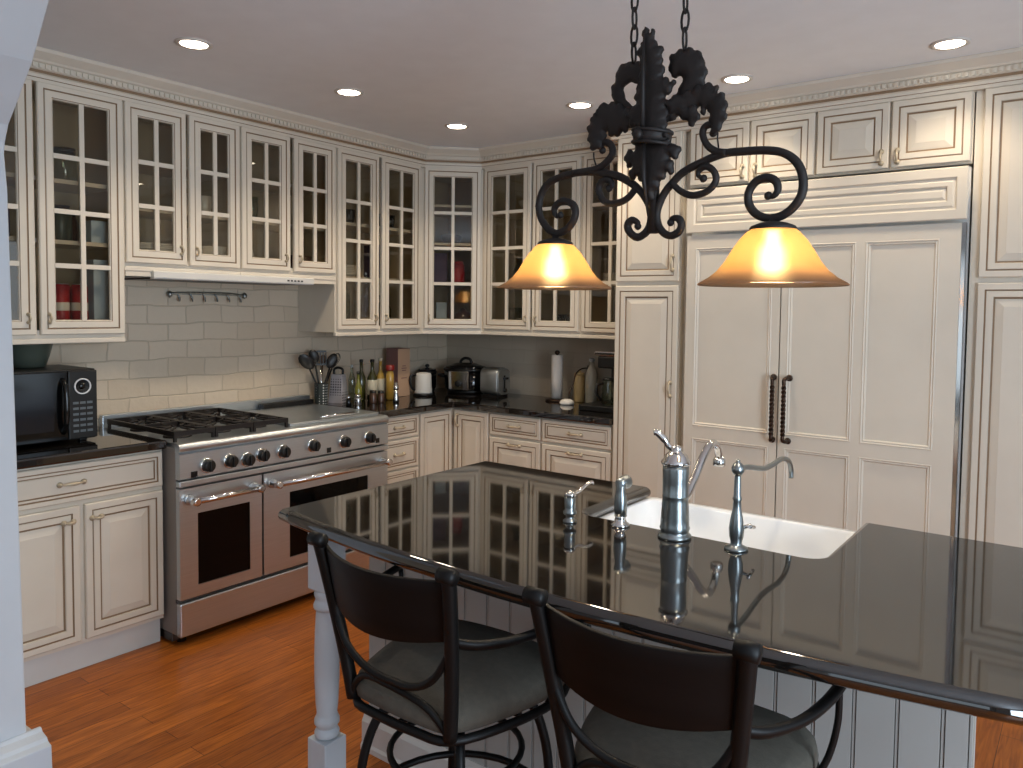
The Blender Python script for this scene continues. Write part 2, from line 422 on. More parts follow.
def raised_door(parent, x0, x1, z0, z1, hx=None, hz=None, y=0., prof=RAISED, name='door', vert=True, xf=None, L=.07):
    b = MB(xf); b.rings(x0, x1, z0, z1, y, prof, back=0)
    o = b.build(name, parent)
    if hx is not None: pull(o, hx, hz, y-.020, L, vert, xf)
    return o
def drawer(parent, x0, x1, z0, z1, y=0., L=.085):
    b = MB(); b.rings(x0, x1, z0, z1, y, DRAWER, back=0); o = b.build('drawer', parent)
    pull(o, (x0+x1)/2, (z0+z1)/2, y-.018, L, False); return o
def glass_door(parent, x0, x1, z0, z1, rows, hside, y=0.):
    b = MB(); b.rings(x0, x1, z0, z1, y, GLASSD, back=0, hole=True)
    ins = .064; a0, a1, c0, c1 = x0+ins, x1-ins, z0+ins, z1-ins; mw = .010; yb = y-.003; yf = y-.017
    xm = (a0+a1)/2
    b.box(xm-mw, xm+mw, yf, yb, c0-.004, c1+.004, CREAM)
    for k in range(1, rows):
        zz = c0+(c1-c0)*k/rows
        b.box(a0-.004, xm-mw, yf+.001, yb, zz-mw, zz+mw, CREAM); b.box(xm+mw, a1+.004, yf+.001, yb, zz-mw, zz+mw, CREAM)
    o = b.build('door', parent)
    p = MB(); p.box(a0-.002, a1+.002, y-.0085, y-.0055, c0-.002, c1+.002, PANE); p.build('pane', o)
    hx = x1-.032 if hside > 0 else x0+.032
    pull(o, hx, z0+.070, y-.019, .034, True, k=.7)
    return o
def carcass(parent, w, d, h, shelves, stile=.03, top=.02):
    b = MB(); t = .018
    b.box(0, t, 0, d, 0, h, CREAM); b.box(w-t, w, 0, d, 0, h, CREAM)
    b.box(t, w-t, 0, d, 0, t, CREAM); b.box(t, w-t, 0, d, h-t, h, CREAM)
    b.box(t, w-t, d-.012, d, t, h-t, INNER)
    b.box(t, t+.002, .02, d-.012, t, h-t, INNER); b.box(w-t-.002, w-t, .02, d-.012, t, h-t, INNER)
    b.box(t, w-t, .0, .018, t, t+.018, CREAM)
    b.build('carcass', parent)
    for z in shelves:
        s = MB(); s.box(t+.003, w-t-.003, .03, d-.014, z-.009, z+.009, CREAM); s.build('shelf', parent)

RZL = PI/2   # cabinets on the left wall: local x runs along world +y, local -y faces the room (+x)
ZT = 2.44
def upper(label, loc, rz, w, d, z0, doors, rows, shelves, group):
    t = thing('glass_wall_cabinet', label, 'wall cabinet', (loc[0], loc[1], z0), rz, group)
    h = ZT-z0
    carcass(t, w, d, h, [s-z0 for s in shelves])
    n = len(doors)
    for i, (a, c) in enumerate(doors):
        glass_door(t, a, c, .016, h-.018, rows, (1 if i % 2 == 0 else -1) if n > 1 else 1)
    r = MB(); r.box(.0, w, -.012, .012, -.022, 0, CREAM); r.build('light_rail', t, bevel=.004)
    return t
XU = .333
GU = 'glass fronted wall cabinets'
Y1, Y2, Y3, Y4, YD = -3.262, -2.538, -1.949, -1.332, -.607
upper('tall cream glass-door wall cabinet above the microwave, red cans inside', (XU, Y1, 0), RZL, Y2-Y1, .331, 1.356, [(.004, .356), (.372, .720)], 4, [1.77, 2.03], GU)
upper('short cream glass-door wall cabinet over the left end of the hood', (XU, Y2, 0), RZL, Y3-Y2, .331, 1.680, [(.006, .296), (.312, .584)], 3, [1.95, 2.17], GU)
upper('short cream glass-door wall cabinet over the right end of the hood', (XU, Y3, 0), RZL, Y4-Y3, .331, 1.680, [(.006, .302), (.328, .610)], 3, [1.95, 2.17], GU)
upper('tall cream glass-door wall cabinet between the hood and the angled corner cabinet', (XU, Y4, 0), RZL, YD-Y4, .331, 1.356, [(.012, .330), (.354, .690)], 4, [1.68, 2.0], GU)
XD, YB = .618, -.336
upper('tall cream glass-door wall cabinet over the toaster, right of the angled corner', (XD, YB, 0), 0, .780, .334, 1.356, [(.026, .404), (.420, .768)], 4, [1.655, 1.90, 2.13], GU)
upper('cream glass-door wall cabinet over the coffee maker, against the tall pantry', (XD+.780, YB, 0), 0, .400, .334, 1.356, [(.010, .394)], 4, [1.66, 1.90, 2.13], GU)
# angled corner cabinet (five-sided)
dx, dy = XD-XU, YB-YD
LD = math.hypot(dx, dy); AD = math.atan2(dy, dx)
t = thing('corner_wall_cabinet', 'angled corner glass-door wall cabinet with a red item behind the glass', 'wall cabinet', (XU, YD, 1.356), AD, GU)
Minv = (Matrix.Translation((XU, YD, 1.356)) @ Matrix.Rotation(AD, 4, 'Z')).inverted()
def wl(x, y, z): return Minv @ Vector((x, y, z))
foot = [(XU, YD), (XD, YB), (XD, -.003), (.003, -.003), (.003, YD)]
b = MB()
h = ZT-1.356
for z0, z1 in ((1.356, 1.374), (ZT-.018, ZT)):
    b.prism([wl(x, y, z0) for x, y in foot], (0, 0, z1-z0), CREAM)
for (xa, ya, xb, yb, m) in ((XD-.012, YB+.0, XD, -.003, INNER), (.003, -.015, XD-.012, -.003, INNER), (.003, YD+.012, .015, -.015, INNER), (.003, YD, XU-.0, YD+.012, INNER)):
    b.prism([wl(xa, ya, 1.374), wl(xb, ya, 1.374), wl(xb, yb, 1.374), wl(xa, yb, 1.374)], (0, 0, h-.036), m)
b.box(0, .02, -.002, .02, .018, h-.018, CREAM); b.box(LD-.02, LD, -.002, .02, .018, h-.018, CREAM)
b.build('carcass', t)
for z in (1.66, 1.92, 2.17):
    s = MB(); s.prism([wl(x, y, z) for x, y in ((XU+.0, YD+.03), (XD-.03, YB+.0), (XD-.03, -.02), (.02, -.02), (.02, YD+.03))], (0, 0, .016), CREAM); s.build('shelf', t)
glass_door(t, .012, LD-.012, .016, h-.018, 4, -1)
r = MB(); r.box(0, LD, -.012, .012, -.022, 0, CREAM); r.build('light_rail', t, bevel=.004)

# crown moulding along all cabinet tops, with a dentil band
b = MB()
CP = [(XU, Y1-.05), (XU, YD), (XD, YB), (1.80, YB), (1.80, -.63), (4.35, -.63)]
cprof = [(-.02, 2.415), (.024, 2.418), (.026, 2.432), (.030, 2.434), (.032, 2.446), (.040, 2.450), (.042, 2.462), (.050, 2.466), (.050, 2.488), (.058, 2.492), (.062, 2.500), (.080, 2.515), (.092, 2.525), (.096, CZ-.001), (-.02, CZ-.001)]
dirs = [(Vector(q)-Vector(p)).normalized() for p, q in zip(CP, CP[1:])]
norms = [Vector((d.y, -d.x)) for d in dirs]
loops = []
for i, p in enumerate(CP):
    if i == 0: nv = norms[0]
    elif i == len(CP)-1: nv = norms[-1]
    else:
        a, c = norms[i-1], norms[i]; nv = (a+c)/(1+a.dot(c))
    loops.append(b.av([(p[0]+nv.x*o, p[1]+nv.y*o, z) for o, z in cprof]))
for a, c in zip(loops, loops[1:]):
    for k in range(len(cprof)-1):
        m = GLAZE if k in (2, 5) else CREAM
        b.face([a+k, a+k+1, c+k+1, c+k], m)
for i, (p, q) in enumerate(zip(CP, CP[1:])):
    d, nv = dirs[i], norms[i]; Ls = (Vector(q)-Vector(p)).length
    k = .01
    while k < Ls-.01:
        c0 = Vector(p)+d*k+nv*.047; c1 = c0+d*.012
        b.prism([(c0.x, c0.y, 2.468), (c1.x, c1.y, 2.468), (c1.x+nv.x*.011, c1.y+nv.y*.011, 2.468), (c0.x+nv.x*.011, c0.y+nv.y*.011, 2.468)], (0, 0, .018), CREAM)
        k += .024
struct(b.build('trim_1', weld=False))

# base cabinets
def base_box(t, w, d, h0=.115, h1=.874, kick=.055, m=CREAM, kick_m=None, x0=0):
    b = MB(); b.box(x0, w, 0, d, h0, h1, m); b.box(x0, w, kick, d, 0, h0, kick_m or GREYW); b.build('carcass', t)
YL0, YL1 = -3.285, -2.520
t = thing('base_cabinet', 'cream base cabinet under the microwave, one wide drawer over two doors', 'base cabinet', (.612, YL0, 0), RZL)
w = YL1-YL0
base_box(t, w, .609, kick=.03)
drawer(t, .012, w-.006, .712, .864, L=.09)
raised_door(t, .012, w/2+.032, .135, .692, w/2-.012, .632, vert=False, L=.036)
raised_door(t, w/2+.052, w-.006, .135, .692, w/2+.096, .632, vert=False, L=.036)
t = thing('drawer_cabinet', 'narrow cream stack of four drawers right of the range', 'base cabinet', (.612, -1.272, 0), RZL)
w = .340
base_box(t, w, .609)
for z0, z1 in ((.738, .866), (.556, .728), (.345, .546), (.13, .335)): drawer(t, .010, w-.006, z0, z1, L=.07)
t = thing('corner_base_cabinet', 'L-shaped cream corner base cabinet with two doors meeting at the inner corner', 'base cabinet', (0, 0, 0))
b = MB()
foot = [(.003, -.930), (.612, -.930), (.612, -.612), (.922, -.612), (.922, -.003), (.003, -.003)]
b.prism([(x, y, .115) for x, y in foot], (0, 0, .759), CREAM)
foot2 = [(.003, -.930), (.557, -.930), (.557, -.557), (.922, -.557), (.922, -.003), (.003, -.003)]
b.prism([(x, y, 0) for x, y in foot2], (0, 0, .115), GREYW)
b.build('carcass', t)
raised_door(t, .640, .917, .13, .866, .672, .80, y=-.612)
xf = Matrix.Translation((.612, -.925, 0)) @ Matrix.Rotation(PI/2, 4, 'Z')
raised_door(t, .005, .285, .13, .866, None, None, y=0, xf=xf)
for x0, x1, lb in ((.926, 1.318, 'cream base cabinet with one drawer under the toaster end of the back counter'), (1.320, 1.796, 'cream base cabinet with one drawer beneath the coffee maker')):
    t = thing('base_cabinet', lb, 'base cabinet', (x0, -.612, 0), 0)
    w = x1-x0
    base_box(t, w, .609)
    drawer(t, .006, w-.008, .738, .866)
    b = MB(); b.rings(.006, w-.008, .13, .722, 0, RAISED, back=0); o = b.build('door', t); pull(o, w/2, .69, -.02, .085, False)

# worktops
b = MB(); b.box(.004, .655, -3.285, -2.517, .876, .915, GRAN)
tag(b.build('countertop', bevel=.008), 'black granite worktop under the microwave, left of the range', 'countertop')
b = MB(); b.prism([(.004, -1.276, .876), (.655, -1.276, .876), (.655, -.655, .876), (1.798, -.655, .876), (1.798, -.004, .876), (.004, -.004, .876)], (0, 0, .039), GRAN)
tag(b.build('countertop', bevel=.008), 'L-shaped black granite worktop carrying the bottles and toaster', 'countertop')

# tall pantry
t = thing('pantry_cabinet', 'tall narrow cream pantry between the coffee maker and the refrigerator', 'tall cabinet', (1.802, -.630, 0), 0)
b = MB(); b.box(0, .386, 0, .627, .1, ZT, CREAM); b.box(0, .386, .05, .627, 0, .1, GREYW); b.build('carcass', t)
raised_door(t, .010, .378, .13, 1.636, .345, 1.10)
raised_door(t, .010, .378, 1.658, 2.418, .345, 1.75)

# cabinets over the refrigerator
for x0, x1, lb in ((2.226, 2.846, 'two-door cream cabinet over the left half of the refrigerator, behind the hanging lamp'), (2.848, 3.474, 'two-door cream cabinet over the right half of the refrigerator')):
    t = thing('bridge_cabinet', lb, 'wall cabinet', (x0, -.630, 2.126), 0, 'cabinets over the refrigerator')
    w = x1-x0; b = MB(); b.box(0, w, 0, .627, 0, ZT-2.126, CREAM); b.build('carcass', t)
    raised_door(t, .004, w/2-.005, .008, .292, w/2-.032, .055, L=.05)
    raised_door(t, w/2+.005, w-.006, .008, .292, w/2+.032, .055, L=.05)

# panelled refrigerator
t = thing('refrigerator', 'wide built-in refrigerator behind cream panels with twisted dark handles', 'refrigerator', (2.238, -.664, 0), 0)
W = 1.236
b = MB(); b.box(.002, W-.002, .034, .66, .1, 2.112, GREYW); b.box(.02, W-.02, .06, .66, 0, .1, STEELD); b.build('body', t)
b = MB()
VENT = [(0, .034, CREAM), (.004, .038, CREAM), (.040, .038, CREAM), (.046, .030, CREAM), (.052, .030, CREAM), (.058, .034, CREAM), (.075, .034, CREAM), (.082, .024, CREAM), (.094, .030, CREAM)]
b.rings(.002, W-.002, 1.892, 2.106, 0, VENT, back=-.032); b.build('grille_panel', t)
def fridge_door(x0, x1, cols, hx, hs):
    b = MB(); z0, z1 = .12, 1.880; zr = .90
    b.box(x0, x1, -.012, .032, z0, z1, CREAM)
    st = .052; n = len(cols)
    # face: stiles and rails as raised strips around sunk panels
    xs = [x0]+[v for c in cols for v in c]+[x1]
    for i in range(0, len(xs), 2): b.box(xs[i], xs[i+1], -.022, -.012, z0, z1, CREAM)
    for c0, c1 in cols:
        for a, c in ((z0, z0+.08), (zr-.03, zr+.03), (z1-.062, z1)): b.box(c0, c1, -.022, -.012, a, c, CREAM)
        for a, c in ((z0+.08, zr-.03), (zr+.03, z1-.062)):
            b.rings(c0, c1, a, c, -.012, [(0, .0095, CREAM), (.004, .012, CREAM), (.010, .0075, CREAM), (.014, .0095, CREAM), (.020, .002, CREAM), (.030, .002, CREAM)])
    o = b.build('door', t)
    h = MB(); hz0, hz1 = .905, 1.200; n = 60
    for ph in (0, PI):
        h.tube([(hx+.0055*math.cos(ph+k*.62), -.070+.0055*math.sin(ph+k*.62), hz0+.03+(hz1-hz0-.06)*k/n) for k in range(n+1)], .0062, TWIST, 6)
    for zz, dz in ((hz0, .03), (hz1, -.03)):
        h.tube(smooth_path([(hx, -.070, zz+dz), (hx, -.070, zz+dz*.3), (hx+hs*.006, -.055, zz), (hx+hs*.010, -.020, zz)], 4), .009, TWIST, 8)
        h.lathe([(.016, 0), (.014, .006), (.008, .009)], TWIST, (hx+hs*.010, -.0225, zz), 10, '-y')
    h.build('handle', o)
fridge_door(.004, .478, [(.050, .440)], .468, -1)
fridge_door(.484, W-.022, [(.514, .808), (.846, 1.136)], .522, 1)
b = MB(); b.box(W-.0215, W-.006, -.014, .030, .12, 1.88, CHROME); b.build('edge_strip', t)

# tall cabinet at the right edge
t = thing('tall_cabinet', 'tall cream cabinet right of the refrigerator, at the edge of view', 'tall cabinet', (3.480, -.630, 0), 0)
b = MB(); b.box(0, .82, 0, .627, .1, ZT, CREAM); b.box(0, .82, .05, .627, 0, .1, GREYW); b.build('carcass', t)
for a, c, hs in ((.032, .412, 1), (.418, .804, -1)):
    raised_door(t, a, c, .13, 1.634, c-.03 if hs > 0 else a+.03, 1.15)
    raised_door(t, a, c, 1.656, 2.418, c-.03 if hs > 0 else a+.03, 1.75)
# fillers beside the refrigerator
b = MB(); b.box(2.190, 2.224, -.600, -.003, 0, ZT, CREAM); struct(b.build('trim_2'))

# ------------------------------------------------------------------ range (local x along world +y, front is local -y)
RX, RY0, RY1 = .700, -2.508, -1.284
RW_ = RY1-RY0
t = thing('range_cooker', 'wide stainless range with two ovens, black grates and a row of black knobs', 'range', (RX, RY0, 0), RZL)
def rx(v): return v-RY0           # world y -> local x
b = MB()
b.box(0, RW_, 0, .655, .05, .885, RSIDE); b.box(.0, RW_, .04, .6, .012, .05, STEELD)
b.build('body', t, bevel=.003)
b = MB(); pr = [(-.030, .745), (-.034, .750), (-.034, .855), (-.02, .862), (0, .862), (0, .745)]
b.prism([(.002, y, z) for y, z in pr], (RW_-.004, 0, 0), STEEL); cp = b.build('control_panel', t)
d = MB(); d.box(rx(-2.455), rx(-2.425), -.0365, -.034, .748, .775, BLACKG); d.build('display', cp)
for yy, zz in ((-1.700, .765), (-1.366, .772)):
    d = MB(); d.box(rx(yy)-.013, rx(yy)+.013, -.037, -.034, zz-.013, zz+.013, BLACK); d.build('switch', cp)
b = MB()
rail = [(0, .862)]+[(-.012-.026*math.sin(a), .882-.021*math.cos(a)) for a in [PI*k/10 for k in range(11)]]+[(0, .903)]
b.prism([(.0, y, z) for y, z in rail], (RW_, 0, 0), STEEL, smooth=False); b.build('bullnose_rail', t, smooth=None)
b = MB(); b.box(0, RW_, 0, .650, .886, .903, STEEL); b.build('cooktop', t, bevel=.002)
b = MB(); b.box(0, RW_, -.035, -.002, .712, .738, STEEL); b.build('trim_strip', t, bevel=.004)
for yy, zz in ((-2.379, .792), (-2.266, .795), (-2.178, .788), (-2.098, .797), (-1.98, .797), (-1.801, .802), (-1.601, .796), (-1.428, .796)):
    b = MB(); o = (rx(yy), -.034, zz)
    b.lathe([(.034, 0), (.034, .005), (.030, .007)], CHROME, o, 22, '-y'); k = b.build('knob', t)
    b = MB(); b.lathe([(.028, .006), (.027, .028), (.024, .033), (0, .034)], BLACK, o, 22, '-y')
    b.box(o[0]-.006, o[0]+.006, -.034-.042, -.034-.030, zz-.024, zz+.024, BLACK); b.build('grip', k, bevel=.002)
def oven(y0, y1, wy0, wy1, wz0, wz1):
    b = MB(); x0, x1 = rx(y0), rx(y1); z0, z1 = .212, .703
    a0, a1 = rx(wy0), rx(wy1)
    for q in ((x0, a0, z0, z1), (a1, x1, z0, z1), (a0, a1, z0, wz0), (a0, a1, wz1, z1)): b.box(q[0], q[1], -.030, -.002, q[2], q[3], STEEL)
    o = b.build('oven_door', t)
    g = MB(); g.box(a0, a1, -.024, -.004, wz0, wz1, OVENG); g.build('window', o)
    h = MB(); hz = .652
    h.tube([(x0+.025, -.085, hz), (x1-.025, -.085, hz)], .0135, CHROME, 12)
    for xx in (x0+.045, x1-.045):
        h.lathe([(.024, -.0305), (.022, -.045), (.017, -.06), (.019, -.075), (.019, -.098), (.012, -.102)], CHROME, (xx, 0, hz), 14, 'y')
    h.build('handle', o)
oven(-2.506, -2.096, -2.422, -2.160, .262, .585)
oven(-2.086, -1.286, -1.938, -1.430, .262, .590)
b = MB(); b.box(0, RW_, -.032, -.0, .045, .196, STEEL); b.build('kick_panel', t, bevel=.006)
b = MB(); b.box(.0, RW_, -.0, .01, .196, .212, BLACK); b.build('vent_gap', t)
for xx in (.05, RW_-.05):
    b = MB(); b.lathe([(.02, 0), (.02, .03), (.014, .05)], STEELD, (xx, .05, 0), 12); b.build('foot', t)
# backguard
b = MB(); b.box(0, RW_, .652, .690, .88, .966, STEEL); b.build('backguard', t, bevel=.003)
# burners and grates: three double sections
gx = [(.010, .205), (.208, .403), (.406, .601)]
for i, (a, c) in enumerate(gx):
    for yy in (.17, .47):
        m_ = MB(); m_.lathe([(.062, .903), (.060, .910), (.035, .912), (.034, .922), (.028, .926), (0, .926)], CAST, ((a+c)/2, yy, 0), 20); m_.build('burner', t)
    g = MB(); z0, z1 = .934, .950; y0, y1 = .022, .628
    for q in ((a, c, y0, y0+.014), (a, c, y1-.014, y1), (a, a+.014, y0+.014, y1-.014), (c-.014, c, y0+.014, y1-.014), (a+.014, c-.014, .318, .332)):
        g.box(q[0], q[1], q[2], q[3], z0-.006, z1, CAST)
    for yy in (.17, .47):
        xm = (a+c)/2
        for an in range(8):
            ca, sa = math.cos(an*PI/4), math.sin(an*PI/4)
            ex = min(.083/max(abs(ca), 1e-6), .135/max(abs(sa), 1e-6))
            g.tube([(xm+ca*.03, yy+sa*.03, .948), (xm+ca*ex, yy+sa*ex, .945)], .0055, CAST, 6)
    for px in (a+.007, c-.007):
        for py in (y0+.007, y1-.007): g.box(px-.006, px+.006, py-.006, py+.006, .903, z0-.006, CAST)
    g.build('grate', t)
b = MB(); b.box(.618, RW_-.012, .03, .60, .903, .918, STEEL); gr = b.build('griddle_cover', t, bevel=.004)
b = MB(); b.tube([(.80, .02, .925), (.80, .015, .935), (1.02, .015, .935), (1.02, .02, .925)], .006, CHROME, 8); b.build('grip_bar', gr)
b = MB(); b.box(.86, RW_-.01, .602, .645, .903, .945, BLACK); b.build('griddle_trough', t, bevel=.004)

# hood under the short cabinets
t = thing('range_hood', 'slim pale slide-out range hood under the short glass cabinets', 'range hood', (.333, -2.415, 1.622), RZL)
w = .910
b = MB(); b.box(0, w, .0, .32, .012, .048, GREYW); b.build('body', t)
b = MB(); b.prism([(0, y, z) for y, z in ((-.030, .004), (-.034, .010), (-.034, .036), (-.026, .042), (0, .042), (0, .004))], (w, 0, 0), GREYW); b.build('front_lip', t)
b = MB(); b.box(.02, w-.02, .02, .30, .004, .012, STEELD); b.build('filter', t)
for i in range(5):
    b = MB(); b.box(.735+i*.022, .747+i*.022, -.0365, -.034, .018, .026, BLACK); b.build('button', t)
b = MB(); b.box(.912, 1.077, -.008, .018, .014, .054, CREAM); b.box(-.118, -.002, -.008, .018, .014, .054, CREAM); b.build('end_filler', t)

# ornamental hook rail on the brick
t = thing('hook_rail', 'ornate metal hook rail fixed to the brick under the hood', 'hook rail', (0, 0, 0))
b = MB(); b.tube(smooth_path([(.02, -2.150, 1.565), (.02, -2.05, 1.570), (.02, -1.93, 1.572), (.02, -1.80, 1.570), (.02, -1.715, 1.562)], 5), .006, NICK, 8)
for yy in (-2.150, -1.712): b.lathe([(0, -.02), (.012, -.012), (.014, 0), (.010, .012), (0, .018)], NICK, (.02, yy, 1.562), 10)
b.box(.0, .014, -2.10, -1.75, 1.560, 1.575, NICK)
b.build('bar', t)
for i in range(6):
    yy = -2.11+i*.072
    b = MB(); b.tube(smooth_path([(.02, yy, 1.566), (.022, yy+.012, 1.545), (.03, yy+.008, 1.528), (.045, yy, 1.530), (.048, yy-.006, 1.545)], 4), .004, NICK, 6); b.build('hook', t)

# microwave and bowl
MWX, MY0, MY1 = .420, -3.16, -2.708
t = thing('microwave_oven', 'black microwave oven with a round dial on the left worktop', 'microwave', (MWX, MY0, .915), RZL)
w = MY1-MY0; hh = .312
b = MB(); b.box(0, w, 0, .34, .012, hh, BLACK)
for xx in (.04, w-.04):
    for yy in (.04, .30): b.box(xx-.015, xx+.015, yy-.015, yy+.015, 0, .012, BLACK)
b.build('body', t, bevel=.004)
b = MB(); b.box(.004, w-.120, -.022, -.001, .018, hh-.006, BLACKG); dr = b.build('door', t, bevel=.003)
b = MB(); b.box(.03, w-.175, -.0235, -.022, .06, hh-.075, mat('microwave_window', (26, 28, 34), .12)); b.build('window', dr)
b = MB(); b.tube(smooth_path([(w-.140, -.022, .05), (w-.140, -.05, .08), (w-.140, -.058, hh/2), (w-.140, -.05, hh-.07), (w-.140, -.022, hh-.04)], 5), .011, BLACKG, 8); b.build('handle', dr)
b = MB(); b.box(w-.116, w-.002, -.020, -.001, .018, hh-.006, BLACK); cp = b.build('control_panel', t, bevel=.003)
b = MB(); c0 = (w-.062, -.020, hh-.072); b.lathe([(.034, 0), (.034, .006), (.029, .006), (.029, .003), (0, .003)], DIAL, c0, 28, '-y'); dl = b.build('dial_ring', cp)
b = MB(); b.lathe([(.0285, .0031), (0, .0045)], BLACKG, c0, 24, '-y'); b.build('dial_face', dl)
b = MB()
for r in range(6):
    for c in range(3):
        x = w-.100+c*.028; z = .045+r*.024
        b.box(x, x+.022, -.0215, -.0195, z, z+.010, KEYS)
b.build('keypad', cp)
b = MB(); b.lathe([(.055, 0), (.062, .004), (.078, .05), (.090, .098), (.094, .102), (.088, .102), (.074, .05), (.05, .010), (0, .008)], GREENG, (.21, -2.885, 1.2285), 30)
tag(b.build('bowl'), 'grey green deep bowl on top of the microwave', 'bowl')

# ------------------------------------------------------------------ island
IX0, IX1 = 1.937, 3.865
def bow(x): return -2.872-.092*(1-((x-2.9)/.963)**2)
ZI = .895
out = [(IX0, -1.890)]
n = 28
front = [(IX0+(IX1-IX0)*k/n, bow(IX0+(IX1-IX0)*k/n)) for k in range(n+1)]
sx0, sx1, sy = 2.684, 3.380, -2.335
r = .045
notch = [(sx1, -1.890)]+[(sx1-r+r*math.cos(a), sy+r-r*math.sin(a)) for a in [PI/2*k/6 for k in range(7)]]+[(sx0+r-r*math.sin(a), sy+r-r*math.cos(a)) for a in [PI/2*k/6 for k in range(7)]]+[(sx0, -1.890)]
poly = front+[(IX1, -1.890)]+notch+[(IX0, -1.890)]
b = MB()
# stepped ogee edge: three stacked slabs of one worktop
def inset(pl, d):
    res = []
    n = len(pl); 
    for i in range(n):
        p0, p1, p2 = Vector(pl[i-1]), Vector(pl[i]), Vector(pl[(i+1) % n])
        a = (p1-p0).normalized(); c = (p2-p1).normalized()
        na, nc = Vector((-a.y, a.x)), Vector((-c.y, c.x)); nv = (na+nc)
        k = 1+na.dot(nc)
        nv = nv/k if k > .2 else na
        res.append((p1.x+nv.x*d, p1.y+nv.y*d))
    return res
edge = [(.018, -.040), (.009, -.0385), (.0025, -.033), (0, -.025), (.001, -.016), (.005, -.0085), (.011, -.003), (.020, 0)]
loops = []
for d, z in edge: loops.append(b.av([(x, y, ZI+z) for x, y in inset(poly, d)]))
n = len(poly)
for a, c in zip(loops, loops[1:]):
    for i in range(n):
        j = (i+1) % n; b.face([a+i, a+j, c+j, c+i], GRAN, True)
b.face([loops[0]+i for i in range(n)][::-1], GRAN); b.face([loops[-1]+i for i in range(n)], GRAN)
tag(b.build('island_countertop'), 'bowed polished black granite top of the kitchen island', 'countertop')

t = thing('island_cabinet', 'cream beadboard kitchen island under the bowed black granite top', 'kitchen island', (0, 0, 0))
ISX0, ISX1, ISY = 1.962, 3.745, -2.530
b = MB()
b.box(ISX0, ISX1, ISY+.012, ISY+.03, 0, .853, BEADSHADE)
x = ISX0; pit = .0866
gl = mat('bead_groove', (165, 160, 150), .6)
k = 0
while x < ISX1-.002:
    x2 = min(x+pit, ISX1)
    b.box(x, x2-.010, ISY, ISY+.012, .125, .853, BEADSHADE)
    b.box(x2-.0075, x2-.0025, ISY+.002, ISY+.012, .125, .853, BEADSHADE)
    b.box(x2-.010, x2-.0075, ISY+.009, ISY+.012, .125, .853, gl); b.box(x2-.0025, x2, ISY+.009, ISY+.012, .125, .853, gl)
    x += pit
b.build('beadboard_panel', t)
b = MB()
for (p, q) in (((ISX0, ISY), (ISX1, ISY)),):
    pr = [(0, 0), (-.022, 0), (-.022, .018), (-.016, .026), (-.016, .098), (-.008, .112), (-.004, .125), (0, .125)]
    b.prism([(ISX0-.018, ISY+y, z) for y, z in pr], (ISX1-ISX0+.018, 0, 0), GREYW)
b.build('base_moulding', t)
b = MB(); b.box(ISX0, ISX0+.02, ISY+.03, -1.93, 0, .853, CREAM); b.build('end_panel', t)
b = MB(); b.box(ISX1-.075, ISX1-.055, ISY+.03, -1.93, 0, .853, CREAM); b.build('end_panel', t)
b = MB(); b.box(ISX0+.02, 2.655, -1.95, -1.93, .1, .853, CREAM); b.box(3.415, ISX1-.055, -1.95, -1.93, .1, .853, CREAM); b.box(2.655, 3.415, -1.95, -1.93, .1, .62, CREAM); b.box(ISX0+.02, ISX1-.075, -2.0, -1.98, 0, .1, GREYW); fr = b.build('aisle_face', t)
for a, c in ((1.99, 2.32), (2.325, 2.65), (2.67, 3.04), (3.045, 3.41), (3.42, 3.685)):
    xf = Matrix.Translation((0, -1.93, 0)) @ Matrix.Rotation(PI, 4, 'Z')
    b = MB(xf); b.rings(-c, -a, .13, .60 if 2.66 < (a+c)/2 < 3.415 else .845, 0, RAISED, back=0); b.build('door', t)
# turned leg
b = MB(); lx, ly = 2.063, -2.79; hw = .040
b.box(lx-hw, lx+hw, ly-hw, ly+hw, .655, .854, JAMB)
b.box(lx-hw-.001, lx+hw+.001, ly-hw-.001, ly+hw+.001, 0, .195, JAMB)
b.lathe([(0.0246, 0.195), (0.0361, 0.200), (0.0377, 0.212), (0.0328, 0.222), (0.0279, 0.226), (0.0328, 0.232), (0.0377, 0.240), (0.0377, 0.252), (0.0328, 0.262), (0.0303, 0.270), (0.0336, 0.300), (0.0369, 0.370), (0.0377, 0.440), (0.0353, 0.530), (0.0328, 0.575), (0.0312, 0.590), (0.0394, 0.596), (0.0402, 0.606), (0.0361, 0.616), (0.0328, 0.624), (0.0369, 0.634), (0.0377, 0.645), (0.0312, 0.655)], JAMB, (lx, ly, 0), 28)
b.build('turned_leg', t, bevel=.003)

# sink
t = thing('farmhouse_sink', 'white apron-front sink set into the far side of the island', 'sink', (0, 0, 0))
b = MB(); z1 = .853
o_ = rrect(2.664, 3.402, -2.356, -1.862, .03); i1 = rrect(2.686, 3.378, -2.333, -1.898, .05); i2 = rrect(2.703, 3.361, -2.316, -1.915, .06); 
def lp(pts, z): return b.av([(x, y, z) for x, y in pts])
L_ = [lp(o_, .635), lp(o_, z1-.006), lp(rrect(2.668, 3.398, -2.352, -1.866, .03), z1), lp(rrect(2.680, 3.384, -2.339, -1.892, .05), z1), lp(i1, z1-.006), lp(i2, .665), lp(rrect(2.75, 3.326, -2.281, -1.95, .05), .650)]
n = len(o_)
for a, c in zip(L_, L_[1:]):
    for i in range(n): b.face([a+i, a+(i+1) % n, c+(i+1) % n, c+i], WHITEC, True)
b.face([L_[0]+i for i in range(n)][::-1], WHITEC); b.face([L_[-1]+i for i in range(n)], WHITEC)
b.build('basin', t)
b = MB(); b.lathe([(.045, .651), (.045, .654), (.02, .652), (0, .652)], NICK, (3.04, -2.11, 0), 20); b.build('drain', t)

